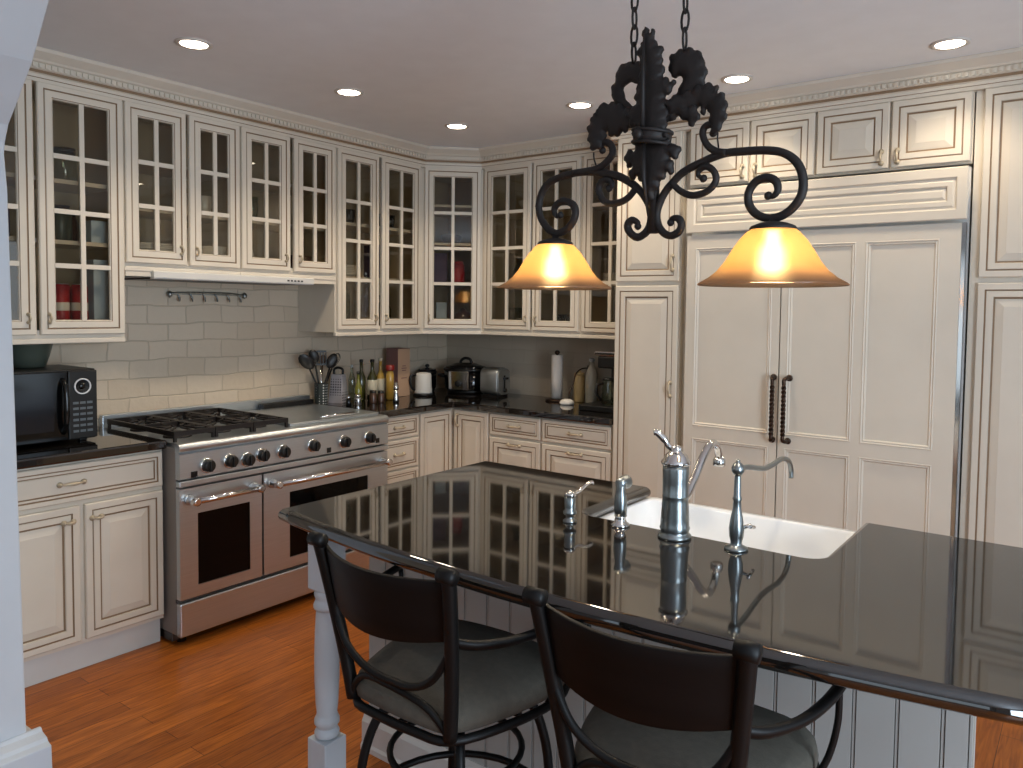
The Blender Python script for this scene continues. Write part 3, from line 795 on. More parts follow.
# faucet
fx, fy = 3.016, -2.395
t = thing('kitchen_faucet', 'tall brushed nickel column faucet with a lever on top, behind the sink', 'faucet', (fx, fy, ZI), 0)
b = MB(); b.lathe([(.045, 0), (.045, .007), (.039, .012), (.038, .020), (.041, .027), (.0385, .034), (.0380, .05), (.0350, .10), (.0345, .112), (.0355, .114), (.0345, .116), (.0345, .15), (.0355, .186), (.0345, .196)], NICK, seg=28); b.build('body', t)
b = MB(); b.lathe([(.036, .1965), (.040, .201), (.040, .206), (.034, .212), (.031, .222), (.020, .232), (.014, .237), (.016, .243), (.010, .249), (0, .251)], CHROME, seg=24); cap = b.build('cap', t)
b = MB(); b.tube(smooth_path([(0, 0, .236), (-.018, -.006, .244), (-.030, -.010, .262), (-.048, -.016, .280), (-.058, -.02, .281)], 5), [.007]*5+[.008]*5+[.010]*5+[.010]*5+[.007], CHROME, 10); b.build('lever', cap)
b = MB(); b.tube(smooth_path([(0, .030, .088), (0, .07, .100), (0, .112, .132), (0, .18, .194), (0, .234, .222), (0, .268, .214), (0, .288, .188), (0, .296, .160)], 6), [.012]*24+[.0115]*18+[.013], CHROME, 12)
b.lathe([(.013, .176), (.0185, .166), (.019, .150), (.015, .146)], CHROME, (0, .296, 0), 14)
b.build('spout', t)
# filter tap
t = thing('filter_tap', 'slim nickel filter tap with a long swan spout, right of the tall faucet', 'faucet', (3.188, -2.395, ZI), 0)
b = MB(); b.lathe([(.030, 0), (.030, .006), (.016, .012), (.014, .018), (.018, .035), (.0195, .055), (.016, .080), (.011, .105), (.010, .125), (.0125, .132), (.0095, .14), (.008, .19), (.008, .192), (.011, .194), (.016, .203), (.0165, .212), (.011, .222), (.005, .227), (.006, .231), (0, .234)], NICK, seg=22); b.build('body', t)
b = MB(); b.tube(smooth_path([(0, .012, .208), (0, .07, .202), (0, .14, .188), (0, .20, .178), (0, .27, .179), (0, .34, .183), (0, .40, .170), (0, .428, .142), (0, .432, .112)], 5), [.0075]*38+[.007]*3, NICK, 10); b.build('spout', t)
b = MB(); b.tube([(.014, .006, .058), (.034, .012, .066)], .005, CHROME, 8); b.tube([(.034, -.004, .066), (.034, .034, .056)], .0045, CHROME, 8); b.build('lever', t)
# sprayer
t = thing('side_sprayer', 'nickel hand sprayer standing on the granite left of the tall faucet', 'sprayer', (2.846, -2.390, ZI), 0)
b = MB(); b.lathe([(.027, 0), (.027, .006), (.018, .012), (.015, .024), (.018, .03)], CHROME, seg=20); b.build('base', t)
b = MB(); b.lathe([(.017, .031), (.0185, .05), (.0185, .072), (.016, .09), (.0135, .105), (.015, .118), (.012, .126)], NICK, seg=18)
b.lathe([(.0, -.018), (.013, -.015), (.017, .002), (.020, .020), (.020, .026), (.0, .027)], NICK, (0, .004, .122), 16, 'y')
b.build('spray_head', t)
# soap pump
t = thing('soap_pump', 'short nickel soap pump with a thin spout, left of the sink', 'soap dispenser', (2.712, -2.446, ZI), 0)
b = MB(); b.lathe([(.020, 0), (.020, .005), (.012, .010), (.011, .018), (.019, .024), (.020, .030), (.015, .036), (.0155, .044), (.0165, .070), (.014, .073)], NICK, seg=20); b.build('body', t)
b = MB(); b.lathe([(.014, .0735), (.018, .078), (.016, .084), (.006, .090), (0, .092)], CHROME, seg=18)
b.tube(smooth_path([(0, .010, .080), (0, .05, .082), (0, .09, .094), (0, .115, .096), (0, .122, .090)], 5), .005, CHROME, 8); b.build('pump_head', t)

# ------------------------------------------------------------------ bar stools
def stool(loc, rz, label):
    t = thing('bar_stool', label, 'bar stool', loc, rz, 'bar stools at the island')
    pt = []
    for s in (-1, 1):
        b = MB()
        P = smooth_path([(s*.150, -.190, .605), (s*.160, -.198, .68), (s*.176, -.216, .80), (s*.192, -.240, .93), (s*.197, -.250, .975)], 4)
        b.tube(P, .0155, BLKM, 10)
        b.lathe([(0, -.0), (.016, .002), (.016, .04), (0, .042)], BLKM, (s*.197-.021, -.254, .979), 14, 'x')
        b.build('back_post', t)
    # curved back slat
    b = MB(); n = 16
    def sl(u, z):
        hw = .176+.115*(z-.80)
        return (u*hw, -.214-.15*(z-.80)-.055*(1-u*u), z)
    rows_ = []
    for off in (0, .012):
        for zi in range(5):
            k0 = None
            ln = []
            for i in range(n+1):
                u = -1+2*i/n
                zt = .964-.004*(1-u*u); zb = .832-.018*(1-u*u)
                p = sl(u, zb+(zt-zb)*zi/4); ln.append((p[0], p[1]+off, p[2]))
            rows_.append(b.av(ln))
    for base in (0, 5):
        for zi in range(4):
            for i in range(n): b.face([rows_[base+zi]+i, rows_[base+zi]+i+1, rows_[base+zi+1]+i+1, rows_[base+zi+1]+i], SLATM, True)
    for i in range(n):
        b.face([rows_[4]+i, rows_[4]+i+1, rows_[9]+i+1, rows_[9]+i], SLATM); b.face([rows_[0]+i, rows_[0]+i+1, rows_[5]+i+1, rows_[5]+i], SLATM)
    for i in (0, n):
        for zi in range(4): b.face([rows_[zi]+i, rows_[zi+1]+i, rows_[5+zi+1]+i, rows_[5+zi]+i], SLATM)
    b.build('backrest', t, bevel=.003)
    b = MB()
    b.tube(smooth_path([(-.178, -.220, .815), (-.135, -.222, .745), (-.075, -.218, .706), (0, -.212, .694), (.075, -.218, .706), (.135, -.222, .745), (.178, -.220, .815)], 6), .0085, BLKM, 8)
    b.tube(smooth_path([(-.148, -.190, .612), (-.125, -.200, .668), (-.075, -.208, .690), (0, -.210, .680), (.075, -.208, .690)][:0] or [(-.146, -.192, .615), (-.128, -.198, .652), (-.085, -.206, .680), (0, -.211, .682), (.085, -.206, .668), (.125, -.198, .640), (.146, -.192, .612)], 6), .0085, BLKM, 8)
    b.build('back_scroll', t)
    # seat
    def outline(k, grow):
        pts = [(-.150, -.185), (-.060, -.205), (.060, -.205), (.150, -.185), (.205, -.06), (.228, .08), (.195, .185), (.08, .215), (-.08, .215), (-.195, .185), (-.228, .08), (-.205, -.06)]
        P = [Vector((x, y, 0)) for x, y in pts]; res = []
        n = len(P)
        for i in range(n):
            p0, p1, p2, p3 = P[i-1], P[i], P[(i+1) % n], P[(i+2) % n]
            for j in range(k):
                tt = j/k
                q = .5*((2*p1)+(p2-p0)*tt+(2*p0-5*p1+4*p2-p3)*tt*tt+(3*p1-p0-3*p2+p3)*tt**3)
                res.append((q.x*grow, q.y*grow))
        return res
    b = MB(); lo = []
    for g, z in ((.93, .606), (.985, .615), (1.0, .632), (.985, .650), (.94, .662), (.84, .672), (.6, .680), (.3, .684)):
        lo.append(b.av([(x, y, z) for x, y in outline(4, g)]))
    n = 48
    for a, c in zip(lo, lo[1:]):
        for i in range(n): b.face([a+i, a+(i+1) % n, c+(i+1) % n, c+i], SEATM, True)
    b.face([lo[0]+i for i in range(n)][::-1], SEATM); b.face([lo[-1]+i for i in range(n)], SEATM, True)
    b.build('seat', t)
    b = MB(); b.tube([(x, y, .597) for x, y in outline(4, .985)], .0105, BLKM, 8, closed=True); b.build('seat_frame', t)
    b = MB(); b.lathe([(.10, .560), (.10, .572), (.085, .574), (.085, .588)], BLKM, seg=20)
    b.tube([(-.19, 0, .592), (.19, 0, .592)], .008, BLKM, 6); b.tube([(0, -.19, .592), (0, .19, .592)], .008, BLKM, 6); b.build('swivel', t)
    for sx in (-1, 1):
        for sy in (-1, 1):
            b = MB(); P = smooth_path([(sx*.085, sy*.085, .568), (sx*.125, sy*.130, .545), (sx*.152, sy*.158, .44), (sx*.165, sy*.170, .28), (sx*.190, sy*.192, .12), (sx*.212, sy*.214, .008)], 5)
            b.tube(P, .0115, BLKM, 8); b.lathe([(.014, 0), (.014, .012)], BLKM, (sx*.213, sy*.215, 0), 10); b.build('leg', t)
    b = MB(); b.tube([(.226*math.cos(a), .226*math.sin(a), .300) for a in [2*PI*k/32 for k in range(32)]], .009, BLKM, 8, closed=True); b.build('foot_ring', t)
    b = MB(); b.tube([(.158*math.cos(a), .158*math.sin(a), .452) for a in [2*PI*k/32 for k in range(32)]], .008, BLKM, 8, closed=True); b.build('upper_ring', t)
    for s in (-1, 1):
        b = MB(); P = smooth_path([(s*.172, -.205, .822), (s*.205, -.165, .812), (s*.240, -.085, .806), (s*.262, .01, .808), (s*.272, .09, .818), (s*.270, .130, .824)], 5)
        b.tube(P, .0165, BLKM, 10, flat=.62)
        b.lathe([(0, -.018), (.010, -.016), (.012, 0), (.010, .016), (0, .018)], BLKM, (s*.270, .134, .818), 10, 'x')
        b.build('arm', t)
        b = MB(); b.tube(smooth_path([(s*.268, .075, .806), (s*.266, .078, .74), (s*.252, .075, .67), (s*.222, .06, .604)], 5), .0065, BLKM, 8); b.build('arm_rod', t)
    return t
stool((2.708, -2.925, 0), math.radians(0), 'black metal bar stool with taupe seat beside the turned island leg')
stool((3.288, -2.895, 0), math.radians(2.5), 'black metal bar stool before the middle of the island, faucet behind it')

# ------------------------------------------------------------------ hanging lamp
PL = Vector((2.6623, -2.4666, 0)); D = Vector((.98823, -.15295, 0)); N = Vector((-.15295, -.98823, 0))
def W(s, z, n=0): 
    p = PL+D*s+N*n; return (p.x, p.y, z)
t = thing('pendant_lamp', 'black iron island lamp with acanthus leaves, scrolls and two amber glass shades', 'pendant lamp', W(.33, CZ), 0)
off = Vector(W(.33, CZ))
def WL(s, z, n=0): return Vector(W(s, z, n))-off
CURVES={'rmain': [(0.6529,1.7647),(0.6662,1.7628),(0.6759,1.7756),(0.6701,1.7952),(0.6479,1.8056),(0.6212,1.7987),(0.6042,1.7757),(0.607,1.7471),(0.6272,1.7243),(0.6582,1.7142),(0.6916,1.7193),(0.7201,1.7408),(0.7342,1.7698),(0.7306,1.8071),(0.7136,1.8361),(0.6839,1.8563),(0.6423,1.8667),(0.5916,1.8714),(0.5471,1.8738),(0.5125,1.8693),(0.4785,1.8607),(0.4436,1.8501),(0.4169,1.8381),(0.3944,1.8195),(0.3739,1.8005),(0.358,1.7748),(0.3501,1.7481),(0.3546,1.7204),(0.3717,1.699),(0.3953,1.6906),(0.4181,1.7008),(0.4236,1.7195),(0.4127,1.7325),(0.3966,1.7329),(0.3922,1.7236)],'rhook': [(0.5471,1.8738),(0.5178,1.881),(0.494,1.8989),(0.4817,1.9246),(0.4864,1.9416),(0.5034,1.9452),(0.5143,1.9343),(0.5103,1.924)],'rloop': [(0.3944,1.8215),(0.4179,1.8),(0.4453,1.7859),(0.4718,1.7834),(0.5019,1.7916),(0.5204,1.8117),(0.5143,1.8343),(0.4939,1.8485),(0.4755,1.8433),(0.4715,1.83),(0.486,1.821)],'lmain': [(0.0186,1.7707),(0.0044,1.7687),(-0.0066,1.7842),(0.0048,1.8018),(0.031,1.8087),(0.0621,1.7983),(0.0752,1.7776),(0.0681,1.7518),(0.0429,1.7289),(0.0063,1.7204),(-0.0261,1.7333),(-0.0567,1.7648),(-0.0672,1.797),(-0.0678,1.8027),(-0.0558,1.8393),(-0.0288,1.865),(0.0148,1.8768),(0.0712,1.8818),(0.1258,1.8789),(0.1872,1.8668),(0.2297,1.8538),(0.2671,1.8336),(0.2896,1.8169),(0.3141,1.7905),(0.3304,1.7615),(0.3326,1.7337),(0.321,1.7069),(0.2916,1.6927),(0.2661,1.7063),(0.258,1.725),(0.2704,1.7383),(0.2897,1.7309),(0.291,1.7208)],'lhook': [(0.0712,1.8818),(0.1302,1.8817),(0.1609,1.8854),(0.1865,1.8971),(0.2065,1.9169),(0.2005,1.9405),(0.1811,1.9498),(0.1684,1.9417),(0.1721,1.9297)],'lloop': [(0.2856,1.8173),(0.2598,1.7957),(0.2312,1.7863),(0.2017,1.7863),(0.1758,1.7985),(0.1622,1.8231),(0.1662,1.8426),(0.1833,1.8507),(0.2026,1.8447),(0.2071,1.8318),(0.1966,1.8263)],'lwire': [(0.1548,1.9237),(0.1543,1.8872)],'rwire': [(0.5321,1.9193),(0.5267,1.8874)]}
LEAVES={'A': [(0.3196,2.2135),(0.3335,2.1947),(0.3415,2.1986),(0.3523,2.1635),(0.3665,2.1564),(0.3689,2.1349),(0.3662,2.1146),(0.3757,2.1068),(0.374,2.0805),(0.3929,2.0654),(0.409,2.0603),(0.4026,2.0446),(0.3823,2.0275),(0.3898,2.0052),(0.3913,1.9821),(0.3865,1.9524),(0.3861,1.9295),(0.2947,1.9428),(0.2927,1.9668),(0.2722,1.9899),(0.2668,2.0067),(0.2914,2.0223),(0.2923,2.0458),(0.2919,2.0635),(0.2967,2.0685),(0.309,2.1091),(0.3021,2.134),(0.2967,2.1547),(0.3003,2.1656),(0.311,2.1671),(0.3142,2.1974)],'B': [(0.2687,2.1431),(0.2305,2.1433),(0.2128,2.1269),(0.2081,2.1016),(0.1967,2.0916),(0.1982,2.071),(0.2146,2.0417),(0.2641,2.0111),(0.2991,2.0092),(0.2789,2.0245),(0.2559,2.0384),(0.2385,2.0616),(0.238,2.0845),(0.2598,2.0915),(0.295,2.0806),(0.3045,2.0944),(0.3014,2.1224),(0.2862,2.1374)],'Cc': [(0.4204,2.1423),(0.3956,2.1385),(0.3798,2.1288),(0.3771,2.1065),(0.3808,2.0887),(0.4018,2.0769),(0.4199,2.077),(0.4115,2.0504),(0.3892,2.0281),(0.3619,2.0024),(0.4174,1.9966),(0.4482,2.0137),(0.4694,2.0393),(0.4797,2.0594),(0.4825,2.0844),(0.4722,2.0976),(0.4674,2.117),(0.454,2.131),(0.4317,2.1398)],'Dd': [(0.2146,2.0458),(0.1775,2.0462),(0.1589,2.0329),(0.1618,2.0263),(0.1402,2.0111),(0.1325,1.9832),(0.1359,1.9534),(0.1501,1.9348),(0.1665,1.9326),(0.1796,1.9514),(0.1897,1.9745),(0.2165,1.9583),(0.2448,1.9662),(0.255,1.9666),(0.2725,1.9779),(0.2952,1.9665),(0.3141,1.9988),(0.2639,2.0211)],'E': [(0.3948,1.9891),(0.4402,1.9815),(0.4707,1.9912),(0.4841,1.9741),(0.4966,1.9867),(0.5017,1.9566),(0.5064,1.9375),(0.5196,1.9173),(0.5338,1.9333),(0.5457,1.9494),(0.547,1.9779),(0.54,2.0079),(0.5169,2.0176),(0.5187,2.0299),(0.4995,2.039),(0.4738,2.0403),(0.439,2.0303),(0.394,2.0197)],'Ff': [(0.3676,1.963),(0.3952,1.9739),(0.4179,1.9758),(0.4407,1.9609),(0.4587,1.9505),(0.4737,1.9611),(0.4732,1.9797),(0.4575,1.9953),(0.4171,2.008),(0.3664,2.0093)],'G': [(0.2933,1.9393),(0.3872,1.9258),(0.3922,1.9098),(0.4151,1.9104),(0.4223,1.8942),(0.4158,1.8799),(0.3952,1.8807),(0.4074,1.8544),(0.3985,1.8421),(0.3846,1.8437),(0.3709,1.8278),(0.3527,1.7987),(0.3435,1.78),(0.334,1.7769),(0.3237,1.7975),(0.3132,1.8301),(0.2956,1.8439),(0.2731,1.8404),(0.2703,1.8547),(0.2799,1.8736),(0.2621,1.8777),(0.2541,1.8968),(0.2613,1.9139),(0.2815,1.9112),(0.2938,1.9195)],'collar': [(0.2929,1.9591),(0.3867,1.9449),(0.3873,1.9181),(0.2935,1.9314)],'boss': [(0.33,1.941)],'capL': [(0.007,1.6868),(-0.0498,1.6877),(0.0634,1.6821),(0.0067,1.7003),(0.0065,1.71)],'capR': [(0.6606,1.6956),(0.6602,1.7095)],'chains': [(0.2652,2.2987),(0.2688,2.1417),(0.4175,2.2577),(0.4233,2.142)]}

def scroll(name, pts, r=.0095, n=0., taper0=0, taper1=0):
    b = MB(); P = smooth_path([WL(s, z, n) for s, z in pts], 4); m = len(P)
    R_ = []
    for i in range(m):
        f = 1.
        if taper0 and i < taper0: f = .5+.5*i/taper0
        if taper1 and m-1-i < taper1: f = min(f, .5+.5*(m-1-i)/taper1)
        R_.append(r*f)
    b.tube(P, R_, IRON, 8)
    for k, tp in ((0, taper0), (-1, taper1)):
        if tp: 
            c = P[k]; b.lathe([(0, -.009), (.008, -.005), (.010, 0), (.008, .005), (0, .009)], IRON, c, 10, 'y')
    return b.build(name, t)
scroll('scroll_arm', CURVES['rmain'], .0098, 0, 12, 10)
scroll('scroll_arm', CURVES['lmain'], .0105, 0, 12, 10)
scroll('scroll_hook', CURVES['rhook'], .0088, .004, 0, 8)
scroll('scroll_hook', CURVES['lhook'], .0095, .004, 0, 8)
scroll('scroll_loop', CURVES['rloop'], .0085, .004, 0, 10)
scroll('scroll_loop', CURVES['lloop'], .0092, .004, 0, 10)
for k in ('lwire', 'rwire'):
    b = MB(); (s0, z0), (s1, z1) = CURVES[k]; b.tube(smooth_path([WL(s0, z0, .02), WL((s0+s1)/2+.004, (z0+z1)/2, .022), WL(s1, z1, .006)], 5), .0022, WIRE, 6); b.build('lamp_wire', t)
def leaf(key, n0, curl, ridge, thick=.006, lobe=.029, amp=.0062):
    """iron leaf: filled outline, subdivided, domed about its own middle and curled away at its edges"""
    pts = LEAVES[key]
    C2 = [Vector((p.x, p.y)) for p in smooth_path([(s, z, 0) for s, z in pts+[pts[0]]], 5)][:-1]
    ar = sum(C2[i-1].x*C2[i].y-C2[i].x*C2[i-1].y for i in range(len(C2))); sg = 1 if ar > 0 else -1
    per = sum((C2[i]-C2[i-1]).length for i in range(len(C2))); nl = max(6, round(per/lobe)); acc = 0; P2 = []
    for i in range(len(C2)):
        acc += (C2[i]-C2[i-1]).length
        tg = (C2[(i+1) % len(C2)]-C2[i-1]); tg = tg.normalized() if tg.length > 1e-9 else Vector((1, 0))
        q = C2[i]+Vector((tg.y, -tg.x))*sg*(amp*(1.25*abs(math.sin(PI*acc*nl/per))**1.6-.25*math.sin(3*PI*acc*nl/per)**2)*(.75+.5*math.sin(acc*41)**2)-amp*.4)
        if not P2 or (Vector(P2[-1])-q).length > .0018: P2.append((q.x, q.y))
    bm = bmesh.new()
    vs = [bm.verts.new((x, z, 0)) for x, z in P2]
    f = bm.faces.new(vs); bmesh.ops.triangulate(bm, faces=[f])
    for _ in range(2):
        long_ = [e for e in bm.edges if e.calc_length() > .010]
        bmesh.ops.subdivide_edges(bm, edges=long_, cuts=1); bmesh.ops.triangulate(bm, faces=bm.faces[:])
    cs = sum(p[0] for p in P2)/len(P2); cz = sum(p[1] for p in P2)/len(P2)
    rim = [v.co.copy() for v in bm.verts if v.is_boundary]
    def depth(x, z):
        d = min((Vector((x, z, 0))-r).length for r in rim)
        return n0+ridge*(1-math.exp(-d/.012))+curl*((x-cs)**2+.6*(z-cz)**2)*30
    co = [(v.co.x, v.co.y) for v in bm.verts]
    bm.verts.index_update()
    fs = [[v.index for v in f.verts] for f in bm.faces]
    b = MB(); back = b.av([WL(x, z, depth(x, z)-thick) for x, z in co]); fr = b.av([WL(x, z, depth(x, z)) for x, z in co])
    be = [(e.verts[0].index, e.verts[1].index) for e in bm.edges if e.is_boundary]
    for q in fs: b.face([fr+i for i in q], IRON, True); b.face([back+i for i in q][::-1], IRON, True)
    for i, j in be: b.face([fr+i, fr+j, back+j, back+i], IRON)
    bm.free(); return b.build('leaf', t, weld=False)
leaf('A', .020, .02, .012)
leaf('B', .004, -.03, .007, amp=.0022)
leaf('Cc', .002, -.03, .009, amp=.005)
leaf('Dd', .010, .06, .010)
leaf('E', .008, .06, .010)
leaf('Ff', .014, .04, .010)
leaf('G', .018, -.02, .014)
b = MB()
A_ = LEAVES['A']; 
b.tube([WL(.3275, 2.19, .038), WL(.333, 2.08, .046), WL(.334, 1.96, .046)], [.002, .006, .007], IRON, 6)
b.tube([WL(.336, 1.92, .044), WL(.338, 1.83, .042), WL(.340, 1.74, .024)], [.007, .006, .002], IRON, 6)
b.tube([WL(.34, 2.14, 0), WL(.34, 1.70, 0)], .014, IRON, 10)
b.build('stem', t)
b = MB(); c = WL(.340, 0, .0)
for zz in (1.922, 1.952): b.tube([WL(.340+.050*math.cos(a), zz-.15*.05*math.cos(a), .012+.046*math.sin(a)) for a in [2*PI*k/20 for k in range(20)]], .005, IRON, 8, closed=True)
b.lathe([(.047, 1.922), (.049, 1.938), (.047, 1.953)], IRON, WL(.340, 0, .012), 20)
b.lathe([(0, -.014), (.012, -.010), (.014, 0)], IRON, WL(.334, 1.938, .062), 10, 'y'); b.build('collar', t)
# chains and canopies
for s, z0 in ((.268, 2.142), (.422, 2.142)):
    b = MB(); z = z0; k = 0; lk = .044
    while z < CZ-.05:
        a_, c_ = .0125, lk/2+.005
        pts = []
        for q in range(12):
            an = 2*PI*q/12; u = a_*math.cos(an); v = c_*math.sin(an)
            pts.append(WL(s+(u if k % 2 else u*.25), z+lk/2+v, (u*.25 if k % 2 else u)))
        b.tube(pts, .0032, IRON, 6, closed=True); z += lk; k += 1
    b.build('chain', t)
    b = MB(); b.lathe([(0, -.055), (.008, -.045), (.012, -.035), (.05, -.02), (.058, -.006), (.058, -.001)], IRON, WL(s, CZ), 20); b.build('ceiling_cup', t)
# shades, caps, bulbs
for s, zr, ztop in ((.0, 1.5635, 1.700), (.6665, 1.5635, 1.704)):
    c = WL(s, 0, 0)
    b = MB(); b.lathe([(.046, 1.690), (.056, 1.684), (.074, 1.664), (.090, 1.640), (.104, 1.616), (.120, 1.596), (.140, 1.580), (.158, 1.570), (.163, 1.566), (.162, 1.5635), (.156, 1.566), (.138, 1.576), (.117, 1.592), (.101, 1.613), (.087, 1.637), (.071, 1.661), (.054, 1.680), (.046, 1.686)], SHADE, c, 40)
    sh = b.build('lamp_shade', t)
    b = MB(); b.lathe([(.0, 1.6835), (.044, 1.684), (.052, 1.6905), (.048, 1.696), (.030, 1.703), (.010, 1.707), (.008, 1.722)], IRON, c, 24); b.build('shade_cap', t)
    b = MB(); b.lathe([(0, 1.606), (.016, 1.610), (.027, 1.624), (.027, 1.636), (.018, 1.650), (.013, 1.658), (.013, 1.683)], BULB, c, 18); b.build('bulb', t)
    l = bpy.data.lights.new('shade_lamp', 'POINT'); l.energy = 4.6; l.color = (1, .84, .60); l.shadow_soft_size = .028
    o = bpy.data.objects.new('shade_lamp', l); COL.objects.link(o); o.location = Vector(W(s, 1.594))

# ------------------------------------------------------------------ things on the back counter
ZC = .9155
def lathe_thing(name, label, cat, loc, prof, m, parts=(), seg=22, group=None):
    """single-mesh or multi-part turned thing; parts = (part name, profile, material)"""
    if not parts:
        b = MB(); b.lathe(prof, m, loc, seg); return tag(b.build(name), label, cat, group)
    t = thing(name, label, cat, loc, 0, group)
    b = MB(); b.lathe(prof, m, (0, 0, 0), seg); b.build('body', t)
    for pn, pp, pm in parts:
        b = MB(); b.lathe(pp, pm, (0, 0, 0), seg); b.build(pn, t)
    return t

# utensil crock and its utensils
cxk, cyk = .125, -1.262
b = MB(); b.lathe([(.036, 0), (.039, .004), (.041, .122), (.043, .126), (.039, .126), (.036, .008), (0, .008)], CROCKM, (cxk, cyk, ZC), 26)
tag(b.build('utensil_crock'), 'round wire patterned crock full of black utensils right of the range', 'utensil crock')
def utensil(label, foot, top, headf, m=BLACK, hm=BLACK, r=.0055):
    t = thing('kitchen_utensil', label, 'utensil', (cxk, cyk, ZC), 0, 'utensils in the crock')
    b = MB(); b.tube([foot, top], r, hm, 8); b.build('handle', t)
    b = MB(); headf(b, Vector(top), (Vector(top)-Vector(foot)).normalized(), m); b.build('head', t, bevel=.001)
def turner(b, p, d, m):
    x = Vector((.55, .83, 0)); n_ = x.cross(d).normalized()
    for i in range(5):
        o = x*(-.036+i*.0165); b.prism([p+o-n_*.0015, p+o+x*.006-n_*.0015, p+o+x*.006+d*.085-n_*.0015, p+o+d*.085-n_*.0015], n_*.003, m)
    for q in (0, .079): b.prism([p-x*.036+d*q-n_*.0016, p+x*.036+d*q-n_*.0016, p+x*.036+d*(q+.012)-n_*.0016, p-x*.036+d*(q+.012)-n_*.0016], n_*.0032, m)
def spoon(b, p, d, m, w=.03, l=.05):
    c = p+d*l; x = Vector((.55, .83, 0)); n_ = x.cross(d).normalized(); lo = []
    for k in range(7):
        a = PI*k/6; rr = math.sin(a); lo.append(b.av([c-d*l*math.cos(a)+(x*math.cos(q)*w+n_*math.sin(q)*.010)*max(rr, .05) for q in [2*PI*i/12 for i in range(12)]]))
    for a, c2 in zip(lo, lo[1:]):
        for i in range(12): b.face([a+i, a+(i+1) % 12, c2+(i+1) % 12, c2+i], m, True)
def whisk(b, p, d, m):
    x = Vector((.55, .83, 0)); n_ = x.cross(d).normalized()
    for k in range(4):
        w = x*math.cos(PI*k/4)+n_*math.sin(PI*k/4)
        b.tube(smooth_path([p, p+d*.03+w*.02, p+d*.075+w*.026, p+d*.105, p+d*.075-w*.026, p+d*.03-w*.02, p], 3), .0018, m, 5)
utensil('black slotted turner with a steel shank standing tallest in the crock', (.005, .0, .012), (.005, -.008, .235), turner, BLACK, CHROME)
utensil('large black ladle leaning far out over the left side of the crock', (.008, .016, .012), (.02, -.098, .215), lambda b, p, d, m: spoon(b, p, d, m, .044, .055))
utensil('black cooking spoon leaning left between the ladle and the slotted turner', (-.01, .012, .012), (-.012, -.036, .250), lambda b, p, d, m: spoon(b, p, d, m, .032, .042))
utensil('black serving spoon leaning right out of the crock', (.0, -.016, .012), (.022, .045, .215), lambda b, p, d, m: spoon(b, p, d, m, .034, .048))
utensil('dark wire whisk at the right of the crock, beside the grater', (.0, -.018, .012), (-.005, .085, .210), whisk, CAST, BLACK)
utensil('short olive wood spatula at the back of the crock', (-.016, 0, .012), (-.026, .03, .235), lambda b, p, d, m: spoon(b, p, d, m, .02, .032), WICK, WICK)
# box grater
t = thing('box_grater', 'tapered steel box grater between the utensil crock and the bottles', 'grater', (.14, -1.142, ZC), .35)
b = MB(); a, c = b.av([(-.05,-.04,0),(.05,-.04,0),(.05,.04,0),(-.05,.04,0)]), b.av([(-.036,-.026,.175),(.036,-.026,.175),(.036,.026,.175),(-.036,.026,.175)])
for i in range(4): b.face([a+i, a+(i+1) % 4, c+(i+1) % 4, c+i], GRATER)
b.face([c, c+1, c+2, c+3], STEEL); b.build('body', t, bevel=.003)
b = MB(); b.tube(smooth_path([(-.03, 0, .175), (-.028, 0, .205), (0, 0, .215), (.028, 0, .205), (.03, 0, .175)], 4), .008, BLACK, 8); b.build('handle', t)
# bottles
def bottle(label, x, y, H, R, glass, cap, label_m=None, neck=.4, capc=None, name='bottle', lz=(.15, .5), group='oil and vinegar bottles'):
    t = thing(name, label, 'bottle', (x, y, ZC), 0, group)
    b = MB(); b.lathe([(R*.8, 0), (R, .006), (R, H*(1-neck)-.02), (R*.75, H*(1-neck)), (R*.36, H*(1-neck)+.028), (R*.34, H-.022), (R*.40, H-.020), (0, H-.019)], glass, seg=20); b.build('body', t)
    b = MB(); b.lathe([(R*.42, H-.0195), (R*.44, H-.002), (0, H)], cap, seg=14); b.build('cap', t)
    if label_m: b = MB(); b.lathe([(R+.0006, H*lz[0]), (R+.0012, H*lz[0]+.001), (R+.0012, H*lz[1]), (R+.0006, H*lz[1]+.001)], label_m, seg=20); b.build('paper_label', t)
bottle('tall clear glass bottle, first after the grater', .205, -1.092, .235, .021, BOTC, STEEL, None, .30)
bottle('small bottle of green oil in front of the dark olive bottle', .285, -1.110, .20, .023, BOTG, BLACK, None, .45)
bottle('tall dark olive bottle behind the small green oil bottle', .17, -.985, .262, .028, BOTD, BLACK, None, .38)
bottle('olive bottle with a pale label, left of the two labelled ones', .22, -.938, .262, .032, BOTD, BLACK, LABELP, .38)
bottle('golden bottle with a pale label, between the olive bottle and the red-capped jar', .20, -.850, .265, .029, AMBER, LABELP, LABELP, .40)
bottle('golden oil jar with a broad red cap, left of the tall carton', .275, -.838, .215, .026, AMBER, REDCAP, None, .16)
b = MB(); b.lathe([(.027, .188), (.028, .192), (.028, .222), (0, .224)], REDCAP, (.275, -.838, ZC), 18); b.build('screw_cap', [o for o in COL.objects if o.name.startswith('bottle')][-1]).location = -Vector((.275, -.838, ZC))
lathe_thing('spice_jar', 'left one of two small dark jars before the labelled bottles', 'jar', (.335, -1.035, ZC), [(.021, 0), (.022, .004), (.022, .058), (.018, .064)], BROWNJ, [('lid', [(.0195, .0645), (.02, .067), (.02, .080), (0, .081)], BLACK)], group='small dark jars')
lathe_thing('spice_jar', 'right one of two small dark jars before the labelled bottles', 'jar', (.340, -.975, ZC), [(.020, 0), (.021, .004), (.021, .052), (.017, .058)], BROWNJ, [('lid', [(.0185, .0585), (.019, .061), (.019, .074), (0, .075)], BLACK)], group='small dark jars')
